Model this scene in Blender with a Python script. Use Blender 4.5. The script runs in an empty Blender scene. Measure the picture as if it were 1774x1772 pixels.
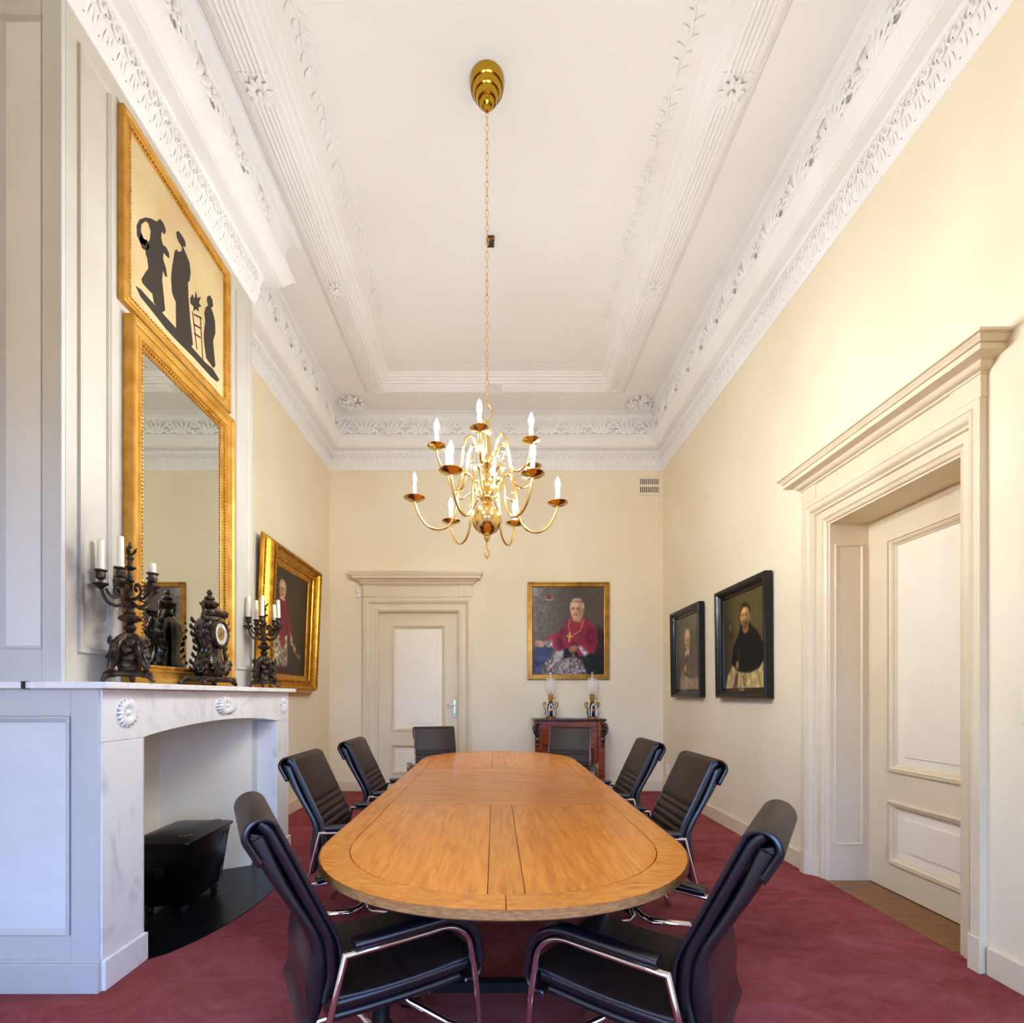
import bpy, math, random
import numpy as np
from mathutils import Vector, Matrix
random.seed(7)
rng = np.random.default_rng(7)
U = 1.097            # metres per working unit: every length below is written in working units
EYE = 1.24
PI = math.pi
S = bpy.context.scene
C = S.collection

# ------------------------------------------------------------------ camera, world, exposure
cam = bpy.data.cameras.new('camera')
cam.sensor_width = 36.0
cam.lens = 855 / 1774 * 36.0
cam.shift_x = 30 / 1774
cam.shift_y = 320 / 1774
cam.clip_start = 0.05
co = bpy.data.objects.new('camera', cam)
co.location = (0, 0, EYE * U)
co.rotation_euler = (PI / 2, 0, 0)
C.objects.link(co)
S.camera = co
S.view_settings.view_transform = 'Standard'
S.view_settings.look = 'None'
S.view_settings.gamma = 1
S.view_settings.use_curve_mapping = False
S.view_settings.exposure = 0.0
BULB = 940.0
DAY = 14.0
world = bpy.data.worlds.new('daylight')
S.world = world
world.use_nodes = True
bg = world.node_tree.nodes['Background']
wn = world.node_tree
wtc = wn.nodes.new('ShaderNodeTexCoord'); wsep = wn.nodes.new('ShaderNodeSeparateXYZ')
wn.links.new(wtc.outputs['Generated'], wsep.inputs[0])
wrp = wn.nodes.new('ShaderNodeValToRGB')          # blue evening sky above, dim street below the horizon
wrp.color_ramp.elements[0].position = 0.47; wrp.color_ramp.elements[0].color = (0.045, 0.05, 0.06, 1)
wrp.color_ramp.elements[1].position = 0.53; wrp.color_ramp.elements[1].color = (0.25, 0.48, 1.0, 1)
wmr = wn.nodes.new('ShaderNodeMapRange'); wmr.inputs['From Min'].default_value = -1; wmr.inputs['From Max'].default_value = 1
wn.links.new(wsep.outputs['Z'], wmr.inputs['Value']); wn.links.new(wmr.outputs[0], wrp.inputs[0])
wn.links.new(wrp.outputs['Color'], bg.inputs[0])
bg.inputs[1].default_value = DAY
S.cycles.caustics_reflective = False
S.cycles.caustics_refractive = False
S.cycles.sample_clamp_indirect = 6.0
S.cycles.max_bounces = 10
S.cycles.diffuse_bounces = 6
S.cycles.use_denoising = True

WINDOWS = [(-1.75, -0.45), (0.45, 1.75)]     # the windows in the wall behind the camera
WIN_Z = (0.25, 2.7)
REAR = -1.1
for a, b in WINDOWS:                        # portals: they only tell the renderer where the sky comes in
    L = bpy.data.lights.new('window_portal', 'AREA')
    L.shape = 'RECTANGLE'
    L.size = (b - a) * U
    L.size_y = (WIN_Z[1] - WIN_Z[0]) * U
    L.cycles.is_portal = True
    lo = bpy.data.objects.new('window_portal', L)
    lo.location = ((a + b) / 2 * U, (REAR - 0.12) * U, (WIN_Z[0] + WIN_Z[1]) / 2 * U)
    lo.rotation_euler = (PI / 2, 0, 0)
    lo.rotation_euler = (-PI / 2, 0, 0)
    C.objects.link(lo)

# ------------------------------------------------------------------ mesh helpers
class MB:
    def __init__(s):
        s.v = []; s.f = []; s.m = []
    def add(s, vs, fs, mi=0):
        o = len(s.v)
        s.v += [tuple(p) for p in vs]
        s.f += [tuple(i + o for i in f) for f in fs]
        s.m += [mi] * len(fs)
        return s
    def box(s, x0, x1, y0, y1, z0, z1, mi=0):
        vs = [(x0,y0,z0),(x1,y0,z0),(x1,y1,z0),(x0,y1,z0),(x0,y0,z1),(x1,y0,z1),(x1,y1,z1),(x0,y1,z1)]
        return s.add(vs, [(0,3,2,1),(4,5,6,7),(0,1,5,4),(1,2,6,5),(2,3,7,6),(3,0,4,7)], mi)
    def rings(s, rings, closed=True, cap0=True, cap1=True, loop=False, mi=0):
        n = len(rings[0]); o = len(s.v)
        for r in rings: s.v += [tuple(p) for p in r]
        k = len(rings)
        fs = []
        for i in range(k if loop else k - 1):
            a = o + i * n; b = o + ((i + 1) % k) * n
            for j in range(n if closed else n - 1):
                j2 = (j + 1) % n
                fs.append((a + j, a + j2, b + j2, b + j))
        if cap0 and not loop and closed: fs.append(tuple(o + j for j in reversed(range(n))))
        if cap1 and not loop and closed: fs.append(tuple(o + (k - 1) * n + j for j in range(n)))
        s.f += fs; s.m += [mi] * len(fs)
        return s
    def lathe(s, prof, n=16, c=(0,0,0), mi=0, M=None, caps=True):
        rs = []
        for r, z in prof:
            ring = [Vector((c[0] + r*math.cos(2*PI*j/n), c[1] + r*math.sin(2*PI*j/n), c[2] + z)) for j in range(n)]
            if M is not None: ring = [M @ p for p in ring]
            rs.append(ring)
        return s.rings(rs, True, caps, caps, mi=mi)
    def tube(s, path, ra, rb=None, n=8, side=None, loop=False, mi=0):
        P = [Vector(p) for p in path]; k = len(P)
        if rb is None: rb = ra
        fa = (lambda i: ra[i]) if isinstance(ra, (list, tuple)) else (lambda i: ra)
        fb = (lambda i: rb[i]) if isinstance(rb, (list, tuple)) else (lambda i: rb)
        T = []
        for i in range(k):
            a = P[(i - 1) % k] if (loop or i > 0) else P[i]
            b = P[(i + 1) % k] if (loop or i < k - 1) else P[i]
            T.append((b - a).normalized())
        rs = []
        if side is None:
            sv = T[0].orthogonal().normalized()
        else:
            sv = Vector(side).normalized()
        for i in range(k):
            if side is None:
                sv = (sv - T[i] * sv.dot(T[i])).normalized()
            nv = T[i].cross(sv).normalized()
            # keep the width at sharp bends
            m = 1.0
            if 0 < i < k - 1:
                d1 = (P[i] - P[i-1]).normalized(); d2 = (P[i+1] - P[i]).normalized()
                cs = max(0.3, math.cos(d1.angle(d2, 0) / 2)); m = 1 / cs
            rs.append([P[i] + sv * (fa(i) * math.cos(2*PI*j/n)) + nv * (fb(i) * m * math.sin(2*PI*j/n)) for j in range(n)])
        return s.rings(rs, True, True, True, loop, mi)
    def sphere(s, c, r, nu=12, nv=8, sc=(1,1,1), mi=0):
        prof = []
        rs = []
        for i in range(nv + 1):
            a = -PI/2 + PI * i / nv
            rr = max(1e-4, math.cos(a)); z = math.sin(a)
            rs.append([(c[0] + r*sc[0]*rr*math.cos(2*PI*j/nu), c[1] + r*sc[1]*rr*math.sin(2*PI*j/nu), c[2] + r*sc[2]*z) for j in range(nu)])
        return s.rings(rs, mi=mi)
    def prism(s, poly, t0, t1, fn, mi=0):
        n = len(poly)
        vs = [fn(a, b, t0) for a, b in poly] + [fn(a, b, t1) for a, b in poly]
        fs = [tuple(reversed(range(n))), tuple(range(n, 2*n))]
        fs += [(i, (i+1) % n, n + (i+1) % n, n + i) for i in range(n)]
        return s.add(vs, fs, mi)
    def petal(s, base, d, nrm, L, W, lift=0.3, curl=0.0, droop=0.25, nt=4, mi=0, w0=0.25):
        base = Vector(base); d = Vector(d).normalized(); nrm = Vector(nrm).normalized()
        sd = nrm.cross(d)
        vs = []
        for i in range(nt + 1):
            t = i / nt
            w = W * (w0 * (1 - t) + math.sin(PI * (0.08 + 0.9 * t)) ** 0.8)
            hgt = L * (lift * math.sin(PI * min(1, t * 0.9 + 0.05)) + curl * t * t)
            for q in (-1, 0, 1):
                vs.append(base + d * (L * t) + sd * (q * w) + nrm * (hgt - abs(q) * droop * W))
        fs = []
        for i in range(nt):
            for q in range(2):
                a = i*3 + q
                fs.append((a, a+1, a+4, a+3))
        return s.add(vs, fs, mi)
    def frame(s, w, h, prof, cz=0.0, cx=0.0, mi=0, close=False):
        rs = []
        for p, d in prof:
            x = w/2 - p; z = h/2 - p
            rs.append([(cx-x,-d,cz-z),(cx+x,-d,cz-z),(cx+x,-d,cz+z),(cx-x,-d,cz+z)])
        return s.rings(rs, True, False, False, loop=close, mi=mi)
    def xf(s, M, start=0):
        for i in range(start, len(s.v)):
            s.v[i] = tuple(M @ Vector(s.v[i]))
        return s

def mesh_of(name, mb, mats, ang=35):
    me = bpy.data.meshes.new(name)
    me.from_pydata([(x*U, y*U, z*U) for x, y, z in mb.v], [], mb.f)
    for m in (mats if isinstance(mats, (list, tuple)) else [mats]): me.materials.append(m)
    if any(mb.m): me.polygons.foreach_set('material_index', mb.m)
    if ang > 0:
        me.polygons.foreach_set('use_smooth', [True] * len(me.polygons))
        me.set_sharp_from_angle(angle=math.radians(ang))
    me.update()
    return me

def put(name, me, parent=None, loc=(0,0,0), rot=(0,0,0), scale=None, **props):
    o = bpy.data.objects.new(name, me)
    o.location = (loc[0]*U, loc[1]*U, loc[2]*U); o.rotation_euler = rot
    if scale: o.scale = scale
    if parent is not None: o.parent = parent
    for k, v in props.items(): o[k] = v
    C.objects.link(o)
    return o

def obj(name, mb, mats, parent=None, loc=(0,0,0), rot=(0,0,0), ang=35, bevel=0, **props):
    o = put(name, mesh_of(name, mb, mats, ang), parent, loc, rot, **props)
    if bevel:
        b = o.modifiers.new('bevel', 'BEVEL'); b.width = bevel*U; b.segments = 2; b.limit_method = 'ANGLE'
        b.angle_limit = math.radians(40)
    return o

def thing(name, label, cat, loc=(0,0,0), rot=(0,0,0), group=None, **kw):
    p = dict(label=label, category=cat)
    if group: p['group'] = group
    p.update(kw)
    return put(name, None, None, loc, rot, **p)

def copy_thing(root, loc=None, rot=None, label=None):
    def rec(o, par):
        c = o.copy(); C.objects.link(c); c.parent = par
        for ch in o.children: rec(ch, c)
        return c
    r = rec(root, None)
    if loc: r.location = (loc[0]*U, loc[1]*U, loc[2]*U)
    if rot: r.rotation_euler = rot
    if label: r['label'] = label
    return r

def spline(pts, n):
    P = [Vector(p) for p in pts]
    out = []
    k = len(P) - 1
    for i in range(n):
        t = i / (n - 1) * k
        j = min(int(t), k - 1); u = t - j
        p0 = P[max(j-1, 0)]; p1 = P[j]; p2 = P[j+1]; p3 = P[min(j+2, k)]
        out.append(0.5 * ((2*p1) + (p2-p0)*u + (2*p0-5*p1+4*p2-p3)*u*u + (3*p1-p0-3*p2+p3)*u*u*u))
    return out

# ------------------------------------------------------------------ materials
def srgb(r, g, b):
    f = lambda c: (c/255/12.92) if c/255 <= 0.04045 else ((c/255+0.055)/1.055)**2.4
    return (f(r), f(g), f(b), 1)

def mat(name, col, rough=0.5, metal=0.0, spec=0.5, col2=None, nscale=8, ndetail=4, stretch=(1,1,1), lo=0.35, hi=0.65,
        bump=0.0, bscale=60, bstretch=(1,1,1), coat=0.0, rand=0.0, rot=(0,0,0), rough2=None, emit=None, estr=0, sheen=0, distort=0.0):
    m = bpy.data.materials.new(name); m.use_nodes = True
    nt = m.node_tree; N = nt.nodes; Lk = nt.links
    p = N['Principled BSDF']
    p.inputs['Roughness'].default_value = rough
    p.inputs['Metallic'].default_value = metal
    p.inputs['Specular IOR Level'].default_value = spec
    p.inputs['Base Color'].default_value = col
    if coat: p.inputs['Coat Weight'].default_value = coat; p.inputs['Coat Roughness'].default_value = 0.12
    if sheen: p.inputs['Sheen Weight'].default_value = sheen; p.inputs['Sheen Roughness'].default_value = 0.5
    if emit: p.inputs['Emission Color'].default_value = emit; p.inputs['Emission Strength'].default_value = estr
    tc = N.new('ShaderNodeTexCoord')
    if col2 is not None:
        mp = N.new('ShaderNodeMapping'); mp.inputs['Scale'].default_value = stretch; mp.inputs['Rotation'].default_value = rot
        Lk.new(tc.outputs['Object'], mp.inputs['Vector'])
        src = mp.outputs['Vector']
        oi = N.new('ShaderNodeObjectInfo')
        ad = N.new('ShaderNodeVectorMath'); ad.operation = 'ADD'
        ml = N.new('ShaderNodeMath'); ml.operation = 'MULTIPLY'; ml.inputs[1].default_value = 37.0
        Lk.new(oi.outputs['Random'], ml.inputs[0])
        Lk.new(src, ad.inputs[0]); Lk.new(ml.outputs[0], ad.inputs[1])
        no = N.new('ShaderNodeTexNoise'); no.inputs['Scale'].default_value = nscale; no.inputs['Detail'].default_value = ndetail
        no.inputs['Distortion'].default_value = distort
        Lk.new(ad.outputs[0], no.inputs['Vector'])
        mr = N.new('ShaderNodeMapRange'); mr.inputs['From Min'].default_value = lo; mr.inputs['From Max'].default_value = hi
        Lk.new(no.outputs['Fac'], mr.inputs['Value'])
        mx = N.new('ShaderNodeMix'); mx.data_type = 'RGBA'
        mx.inputs['A'].default_value = col; mx.inputs['B'].default_value = col2
        Lk.new(mr.outputs[0], mx.inputs['Factor'])
        out = mx.outputs['Result']
        if rand:
            hs = N.new('ShaderNodeHueSaturation')
            m2 = N.new('ShaderNodeMapRange'); m2.inputs['To Min'].default_value = 1 - rand; m2.inputs['To Max'].default_value = 1 + rand
            Lk.new(oi.outputs['Random'], m2.inputs['Value']); Lk.new(m2.outputs[0], hs.inputs['Value'])
            Lk.new(out, hs.inputs['Color']); out = hs.outputs['Color']
        Lk.new(out, p.inputs['Base Color'])
        if rough2 is not None:
            m3 = N.new('ShaderNodeMapRange'); m3.inputs['To Min'].default_value = rough; m3.inputs['To Max'].default_value = rough2
            Lk.new(mr.outputs[0], m3.inputs['Value']); Lk.new(m3.outputs[0], p.inputs['Roughness'])
    if bump:
        mp2 = N.new('ShaderNodeMapping'); mp2.inputs['Scale'].default_value = bstretch
        Lk.new(tc.outputs['Object'], mp2.inputs['Vector'])
        n2 = N.new('ShaderNodeTexNoise'); n2.inputs['Scale'].default_value = bscale; n2.inputs['Detail'].default_value = 3
        Lk.new(mp2.outputs['Vector'], n2.inputs['Vector'])
        bp = N.new('ShaderNodeBump'); bp.inputs['Strength'].default_value = bump; bp.inputs['Distance'].default_value = 0.01
        Lk.new(n2.outputs['Fac'], bp.inputs['Height']); Lk.new(bp.outputs['Normal'], p.inputs['Normal'])
    return m

M = {}
M['wall'] = mat('cream_wall_paint', srgb(241,227,198), 0.75, col2=srgb(237,221,190), nscale=1.5, bump=0.12, bscale=140)
M['plaster'] = mat('white_plaster', srgb(246,243,240), 0.7, col2=srgb(241,237,233), nscale=2.0)
M['plaster_dirt_shade'] = mat('dusty_shaded_plaster_hollow', srgb(120,112,106), 0.9)  # dust plus the shade of the hollows, painted as flat dark triangles
M['ceiling'] = mat('ceiling_paint', srgb(246,243,239), 0.75, col2=srgb(242,237,232), nscale=0.7)
M['taupe'] = mat('taupe_trim_paint', srgb(230,213,182), 0.42, col2=srgb(225,207,174), nscale=3, bump=0.04, bscale=40)
M['doorpanel'] = mat('pale_door_panel_paint', srgb(247,236,216), 0.42, col2=srgb(244,231,209), nscale=3)
M['greypaint'] = mat('grey_panelling_paint', srgb(205,203,198), 0.45, col2=srgb(200,198,193), nscale=3)
M['whitepaint'] = mat('off_white_panel_paint', srgb(228,226,222), 0.45, col2=srgb(222,220,216), nscale=3)
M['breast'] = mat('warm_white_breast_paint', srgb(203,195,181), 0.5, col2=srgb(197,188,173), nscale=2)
def soot(m, centres):
    """grey candle soot deposited on the paint around fixed spots of the wall"""
    nt = m.node_tree; N = nt.nodes; Lk = nt.links
    p = N['Principled BSDF']; src = p.inputs['Base Color'].links[0].from_socket
    tc = N.new('ShaderNodeTexCoord'); acc = None
    for (x, y, z), (rx, ry, rz) in centres:
        mp = N.new('ShaderNodeMapping'); mp.vector_type = 'TEXTURE'
        mp.inputs['Location'].default_value = (x*U, y*U, z*U); mp.inputs['Scale'].default_value = (rx*U, ry*U, rz*U)
        Lk.new(tc.outputs['Object'], mp.inputs['Vector'])
        ln = N.new('ShaderNodeVectorMath'); ln.operation = 'LENGTH'; Lk.new(mp.outputs[0], ln.inputs[0])
        mr = N.new('ShaderNodeMapRange'); mr.interpolation_type = 'SMOOTHSTEP'
        mr.inputs['From Min'].default_value = 1.0; mr.inputs['From Max'].default_value = 0.1
        Lk.new(ln.outputs['Value'], mr.inputs['Value'])
        if acc is None: acc = mr.outputs[0]
        else:
            ad = N.new('ShaderNodeMath'); ad.operation = 'MAXIMUM'; Lk.new(acc, ad.inputs[0]); Lk.new(mr.outputs[0], ad.inputs[1]); acc = ad.outputs[0]
    no = N.new('ShaderNodeTexNoise'); no.inputs['Scale'].default_value = 7; no.inputs['Detail'].default_value = 6
    mp = N.new('ShaderNodeMapping'); mp.inputs['Scale'].default_value = (1, 1, .5)
    Lk.new(tc.outputs['Object'], mp.inputs['Vector']); Lk.new(mp.outputs[0], no.inputs['Vector'])
    m2 = N.new('ShaderNodeMapRange'); m2.inputs['From Min'].default_value = .35; m2.inputs['From Max'].default_value = .65
    Lk.new(no.outputs['Fac'], m2.inputs['Value'])
    mu = N.new('ShaderNodeMath'); mu.operation = 'MULTIPLY'; Lk.new(acc, mu.inputs[0]); Lk.new(m2.outputs[0], mu.inputs[1])
    m3 = N.new('ShaderNodeMath'); m3.operation = 'MULTIPLY'; m3.inputs[1].default_value = .75; Lk.new(mu.outputs[0], m3.inputs[0])
    mx = N.new('ShaderNodeMix'); mx.data_type = 'RGBA'; mx.inputs['B'].default_value = srgb(96,92,90)
    Lk.new(m3.outputs[0], mx.inputs['Factor']); Lk.new(src, mx.inputs['A']); Lk.new(mx.outputs['Result'], p.inputs['Base Color'])
soot(M['breast'], [((-1.82,2.16,1.72),(.5,.20,.42)), ((-1.82,2.30,1.60),(.5,.14,.26)), ((-1.82,3.60,1.62),(.5,.12,.26))])
M['marble'] = mat('veined_white_marble', srgb(244,239,235), 0.28, col2=srgb(206,203,206), nscale=5, ndetail=8, lo=0.52, hi=0.78, distort=1.6, stretch=(1,1,0.6))
M['black'] = mat('black_hearth_slate', srgb(9,10,11), 0.25, spec=0.22, col2=srgb(20,20,22), nscale=6)
M['lacquer'] = mat('black_lacquered_tin', srgb(6,6,7), 0.3, spec=0.25)
M['blackmetal'] = mat('black_steel', srgb(16,16,18), 0.4)
M['carpet'] = mat('rose_carpet', srgb(136,62,60), 0.95, spec=0.02, col2=srgb(168,92,94), nscale=3.2, ndetail=7, lo=0.34, hi=0.66, bump=0.9, bscale=190, distort=1.2, stretch=(0.8,1.5,1))
for _n in M['carpet'].node_tree.nodes:
    if _n.type == 'TEX_NOISE' and abs(_n.inputs['Scale'].default_value - 3.2) < .01: _n.inputs['Roughness'].default_value = .72; _n.inputs['Detail'].default_value = 10
M['oakfloor'] = mat('oak_threshold', srgb(140,86,30), 0.35, col2=srgb(108,62,20), nscale=6, stretch=(8,1,1), coat=0.2)
def oak(name, stretch):
    return mat(name, srgb(230,148,50), 0.26, spec=0.32, col2=srgb(192,108,30), nscale=5, ndetail=6, stretch=stretch, lo=0.3, hi=0.75, rand=0.08, coat=0.05, distort=0.6)
M['oak_y'] = oak('oak_grain_lengthwise', (10, 1.0, 3))
M['oak_x'] = oak('oak_grain_crosswise', (1.0, 10, 3))
M['oak_d'] = mat('oak_grain_curved', srgb(230,150,54), 0.26, spec=0.32, col2=srgb(186,104,32), nscale=5, ndetail=6, stretch=(3,9,3), rot=(0,0,0.6), lo=0.3, hi=0.75, rand=0.06, coat=0.05, distort=1.2)
M['oakedge'] = mat('oak_table_edge', srgb(196,140,84), 0.35, col2=srgb(158,108,60), nscale=12, stretch=(3,3,14), coat=0.15)
M['leather'] = mat('dark_brown_leather', srgb(50,32,26), 0.42, spec=0.25, col2=srgb(42,27,23), nscale=12, bump=0.12, bscale=320)
M['leather_side'] = mat('black_brown_leather', srgb(24,19,24), 0.27, spec=0.9, col2=srgb(20,16,22), nscale=10, bump=0.1, bscale=300)
M['piping'] = mat('leather_piping', srgb(30,24,32), 0.34, spec=0.8)
M['chrome'] = mat('polished_chrome', srgb(225,220,222), 0.07, metal=1)
M['gold'] = mat('gilded_wood', srgb(214,154,52), 0.32, metal=0.85, col2=srgb(176,116,30), nscale=14, ndetail=5, bump=0.06, bscale=50)
M['goldmatt'] = mat('matt_gilding', srgb(222,168,78), 0.45, metal=0.6, col2=srgb(196,138,48), nscale=9, stretch=(1,1,1))
M['golddark'] = mat('antique_gilding', srgb(190,142,66), 0.36, metal=0.8, col2=srgb(150,106,44), nscale=7)
M['brass'] = mat('polished_brass', srgb(238,204,128), 0.14, metal=1)
M['brassdark'] = mat('lacquered_brass', srgb(190,150,44), 0.12, metal=1)
M['bronze'] = mat('patinated_bronze', srgb(92,73,56), 0.42, metal=0.7, col2=srgb(40,34,30), nscale=26, ndetail=6, bump=0.5, bscale=80)
M['clockbody'] = mat('dark_green_clock_case', srgb(20,24,24), 0.14, col2=srgb(28,26,24), nscale=10, coat=0.6)
M['wax'] = mat('ivory_candle_wax', srgb(238,228,200), 0.5)
M['wick'] = mat('burnt_wick', srgb(30,26,24), 0.9)
M['sleeve'] = mat('cream_candle_sleeve', srgb(244,238,222), 0.5)
M['bulb'] = mat('lit_flame_bulb', srgb(255,240,215), 0.4, emit=(0.97, 1.06, 1.13, 1), estr=BULB)
M['bulb_off'] = mat('unlit_opal_bulb', srgb(250,246,238), 0.25)
M['mahogany'] = mat('polished_mahogany', srgb(160,74,30), 0.24, col2=srgb(88,34,14), nscale=5, ndetail=6, stretch=(1.2,1,6), coat=0.5, distort=1.5, lo=0.3, hi=0.7)
M['mahogany_dark'] = mat('dark_mahogany', srgb(64,24,12), 0.3, col2=srgb(40,14,8), nscale=8, coat=0.3)
M['ebony'] = mat('ebonised_wood', srgb(14,11,9), 0.3, spec=0.3, col2=srgb(22,17,13), nscale=8, coat=0.15)
M['cobalt'] = mat('cobalt_blue_porcelain', srgb(10,14,58), 0.1, coat=0.6)
M['porcelain'] = mat('white_porcelain', srgb(226,222,220), 0.15)
M['whiteplastic'] = mat('white_plastic', srgb(236,230,220), 0.4)
M['vent'] = mat('white_vent_enamel', srgb(236,226,206), 0.4)
M['hole'] = mat('dark_vent_hollow', srgb(52,38,26), 0.9)
M['steel'] = mat('brushed_steel', srgb(200,200,200), 0.22, metal=1)
M['dial'] = mat('gilt_dial', srgb(176,138,80), 0.4, metal=0.5)
M['enamel'] = mat('white_enamel', srgb(240,236,228), 0.2)
M['ink'] = mat('black_paint_silhouette', srgb(48,38,30), 0.6)
M['canvas'] = mat('ochre_canvas_ground', srgb(216,190,142), 0.6, col2=srgb(202,172,122), nscale=3, ndetail=5)
M['browncard'] = mat('dark_box', srgb(62,44,36), 0.5)
mm = bpy.data.materials.new('mirror_silver'); mm.use_nodes = True
p = mm.node_tree.nodes['Principled BSDF']; p.inputs['Metallic'].default_value = 1; p.inputs['Roughness'].default_value = 0.015
p.inputs['Base Color'].default_value = (0.74, 0.77, 0.72, 1); M['mirror'] = mm
def glass(name, rough, col=(1,1,1,1), alpha=0.3):
    m = bpy.data.materials.new(name); m.use_nodes = True
    p = m.node_tree.nodes['Principled BSDF']
    p.inputs['Base Color'].default_value = col; p.inputs['Roughness'].default_value = rough
    p.inputs['Alpha'].default_value = alpha
    return m
M['frosted'] = glass('frosted_glass', 0.35, srgb(250,244,236), 0.26)
M['clear'] = glass('clear_glass', 0.05, srgb(235,240,245), 0.22)
pm = bpy.data.materials.new('oil_paint'); pm.use_nodes = True
nt = pm.node_tree; at = nt.nodes.new('ShaderNodeVertexColor'); at.layer_name = 'paint'
nt.links.new(at.outputs['Color'], nt.nodes['Principled BSDF'].inputs['Base Color'])
nt.nodes['Principled BSDF'].inputs['Roughness'].default_value = 0.38
nt.nodes['Principled BSDF'].inputs['Specular IOR Level'].default_value = 0.18
M['paint'] = pm

# ------------------------------------------------------------------ room shell
XL, XR, ZB, HC = -2.165, 2.206, 6.46, 4.83
BX, BY0, BY1 = -1.817, 2.09, 3.70          # chimney breast face and its two ends
ST = dict(kind='structure')
D1 = dict(x=-1.005, w=1.043, h=2.34)
D2 = dict(y=2.855, w=0.93, h=2.40)

mb = MB().box(-2.6, 2.7, REAR - 0.15, ZB + 0.25, -0.12, -0.0)
obj('floor', mb, M['carpet'], ang=0, **ST)
mb = MB().box(-2.6, 2.7, REAR - 0.15, ZB + 0.25, HC, HC + 0.12)
ceiling = obj('ceiling', mb, M['ceiling'], ang=0, **ST)
# back wall with its door opening
ho = 0.11
mb = MB()
mb.box(-2.4, D1['x'] - D1['w']/2 - 0.02, ZB, ZB + 0.14, 0, HC)
mb.box(D1['x'] + D1['w']/2 + 0.02, 2.4, ZB, ZB + 0.14, 0, HC)
mb.box(D1['x'] - D1['w']/2 - 0.02, D1['x'] + D1['w']/2 + 0.02, ZB, ZB + 0.14, D1['h'] + 0.02, HC)
obj('wall_back', mb, M['wall'], ang=0, **ST)
# right wall with the deep door recess
a0, a1 = D2['y'] - D2['w']/2 - ho, D2['y'] + D2['w']/2 + ho
mb = MB()
mb.box(XR, XR + 0.14, REAR, a0, 0, HC)
mb.box(XR, XR + 0.14, a1, ZB, 0, HC)
mb.box(XR, XR + 0.14, a0, a1, D2['h'] + ho, HC)
obj('wall_right', mb, M['wall'], ang=0, **ST)
mb = MB()
mb.box(XL - 0.14, XL, REAR, 2.25, 0, HC)
mb.box(XL - 0.14, XL, 3.62, ZB, 0, HC)
obj('wall_left', mb, M['wall'], ang=0, **ST)
# rear wall behind the camera with two tall windows
mb = MB()
xs = [-2.4] + [v for w in WINDOWS for v in w] + [2.4]
for i in range(0, len(xs), 2): mb.box(xs[i], xs[i+1], REAR - 0.14, REAR, 0, HC)
for a, b in WINDOWS:
    mb.box(a, b, REAR - 0.14, REAR, 0, WIN_Z[0]); mb.box(a, b, REAR - 0.14, REAR, WIN_Z[1], HC)
obj('wall_rear', mb, M['wall'], ang=0, **ST)
for i, (a, b) in enumerate(WINDOWS):
    w = put('window_%d' % (i+1), None, None, (0,0,0), **ST)
    mb = MB()
    mb.box(a, a+.05, REAR-.1, REAR-.04, *WIN_Z); mb.box(b-.05, b, REAR-.1, REAR-.04, *WIN_Z)
    mb.box(a, b, REAR-.1, REAR-.04, WIN_Z[0], WIN_Z[0]+.06); mb.box(a, b, REAR-.1, REAR-.04, WIN_Z[1]-.06, WIN_Z[1])
    obj('window_frame', mb, M['taupe'], w, ang=0)
    mb = MB().box((a+b)/2-.02, (a+b)/2+.02, REAR-.09, REAR-.05, *WIN_Z); obj('mullion', mb, M['taupe'], w, ang=0)
    mb = MB().box(a, b, REAR-.09, REAR-.05, 1.9, 1.95); obj('transom', mb, M['taupe'], w, ang=0)

# chimney breast, its panelled end that faces the camera and the panelled base under the shelf
br = put('wall_fireplace', None, None, (0,0,0), **ST)
mb = MB().box(XL - .1, BX, BY0, BY1, 1.30, HC)
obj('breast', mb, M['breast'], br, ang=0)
def rail(x0, x1, z0, z1, y, t, m, nm='stile'):
    obj(nm, MB().box(x0, x1, y - t, y, z0, z1), m, br, ang=0, bevel=.004)
# upper end panel (faces the camera)
rail(-1.90, BX + .001, 1.30, HC, BY0, .022, M['greypaint'])
rail(XL, -2.078, 1.30, HC, BY0, .022, M['greypaint'])
rail(-2.078, -1.90, 1.30, 1.438, BY0, .022, M['greypaint'], 'rail')
rail(-2.078, -1.90, 4.10, HC, BY0, .022, M['greypaint'], 'rail')
mb = MB().box(-2.078, -1.90, BY0 - .008, BY0, 1.438, 4.10); obj('panel', mb, M['whitepaint'], br, ang=0)
mb = MB().frame(.178, 2.662, [(0,.022),(.004,.022),(.012,.010),(.016,.008)], 2.769, -1.989)
mb.xf(Matrix.Translation((0, BY0, 0))); obj('panel_moulding', mb, M['greypaint'], br)
# lower base, left of the near jamb
YF = 2.085
obj('base_cupboard', MB().box(XL - .1, -1.655, YF, 2.33, 0, 1.27), M['greypaint'], br, ang=0)
obj('base_cupboard', MB().box(XL - .1, -1.80, 3.66, 3.93, 0, 1.27), M['greypaint'], br, ang=0)
rail(-1.775, -1.657, .135, 1.272, YF, .02, M['greypaint'])
rail(XL, -1.775, 1.155, 1.272, YF, .02, M['greypaint'], 'rail')
rail(XL, -1.775, .135, .240, YF, .02, M['greypaint'], 'rail')
rail(XL, -2.12, .24, 1.155, YF, .02, M['greypaint'])
mb = MB().box(-2.12, -1.775, YF - .0135, YF, .24, 1.155); obj('panel', mb, M['whitepaint'], br, ang=0)
mb = MB().frame(.345, .915, [(0,.026),(.006,.030),(.014,.026),(.022,.016),(.026,.0135)], .6975, -1.9475)
mb.xf(Matrix.Translation((0, YF, 0))); obj('panel_moulding', mb, M['greypaint'], br)
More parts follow.
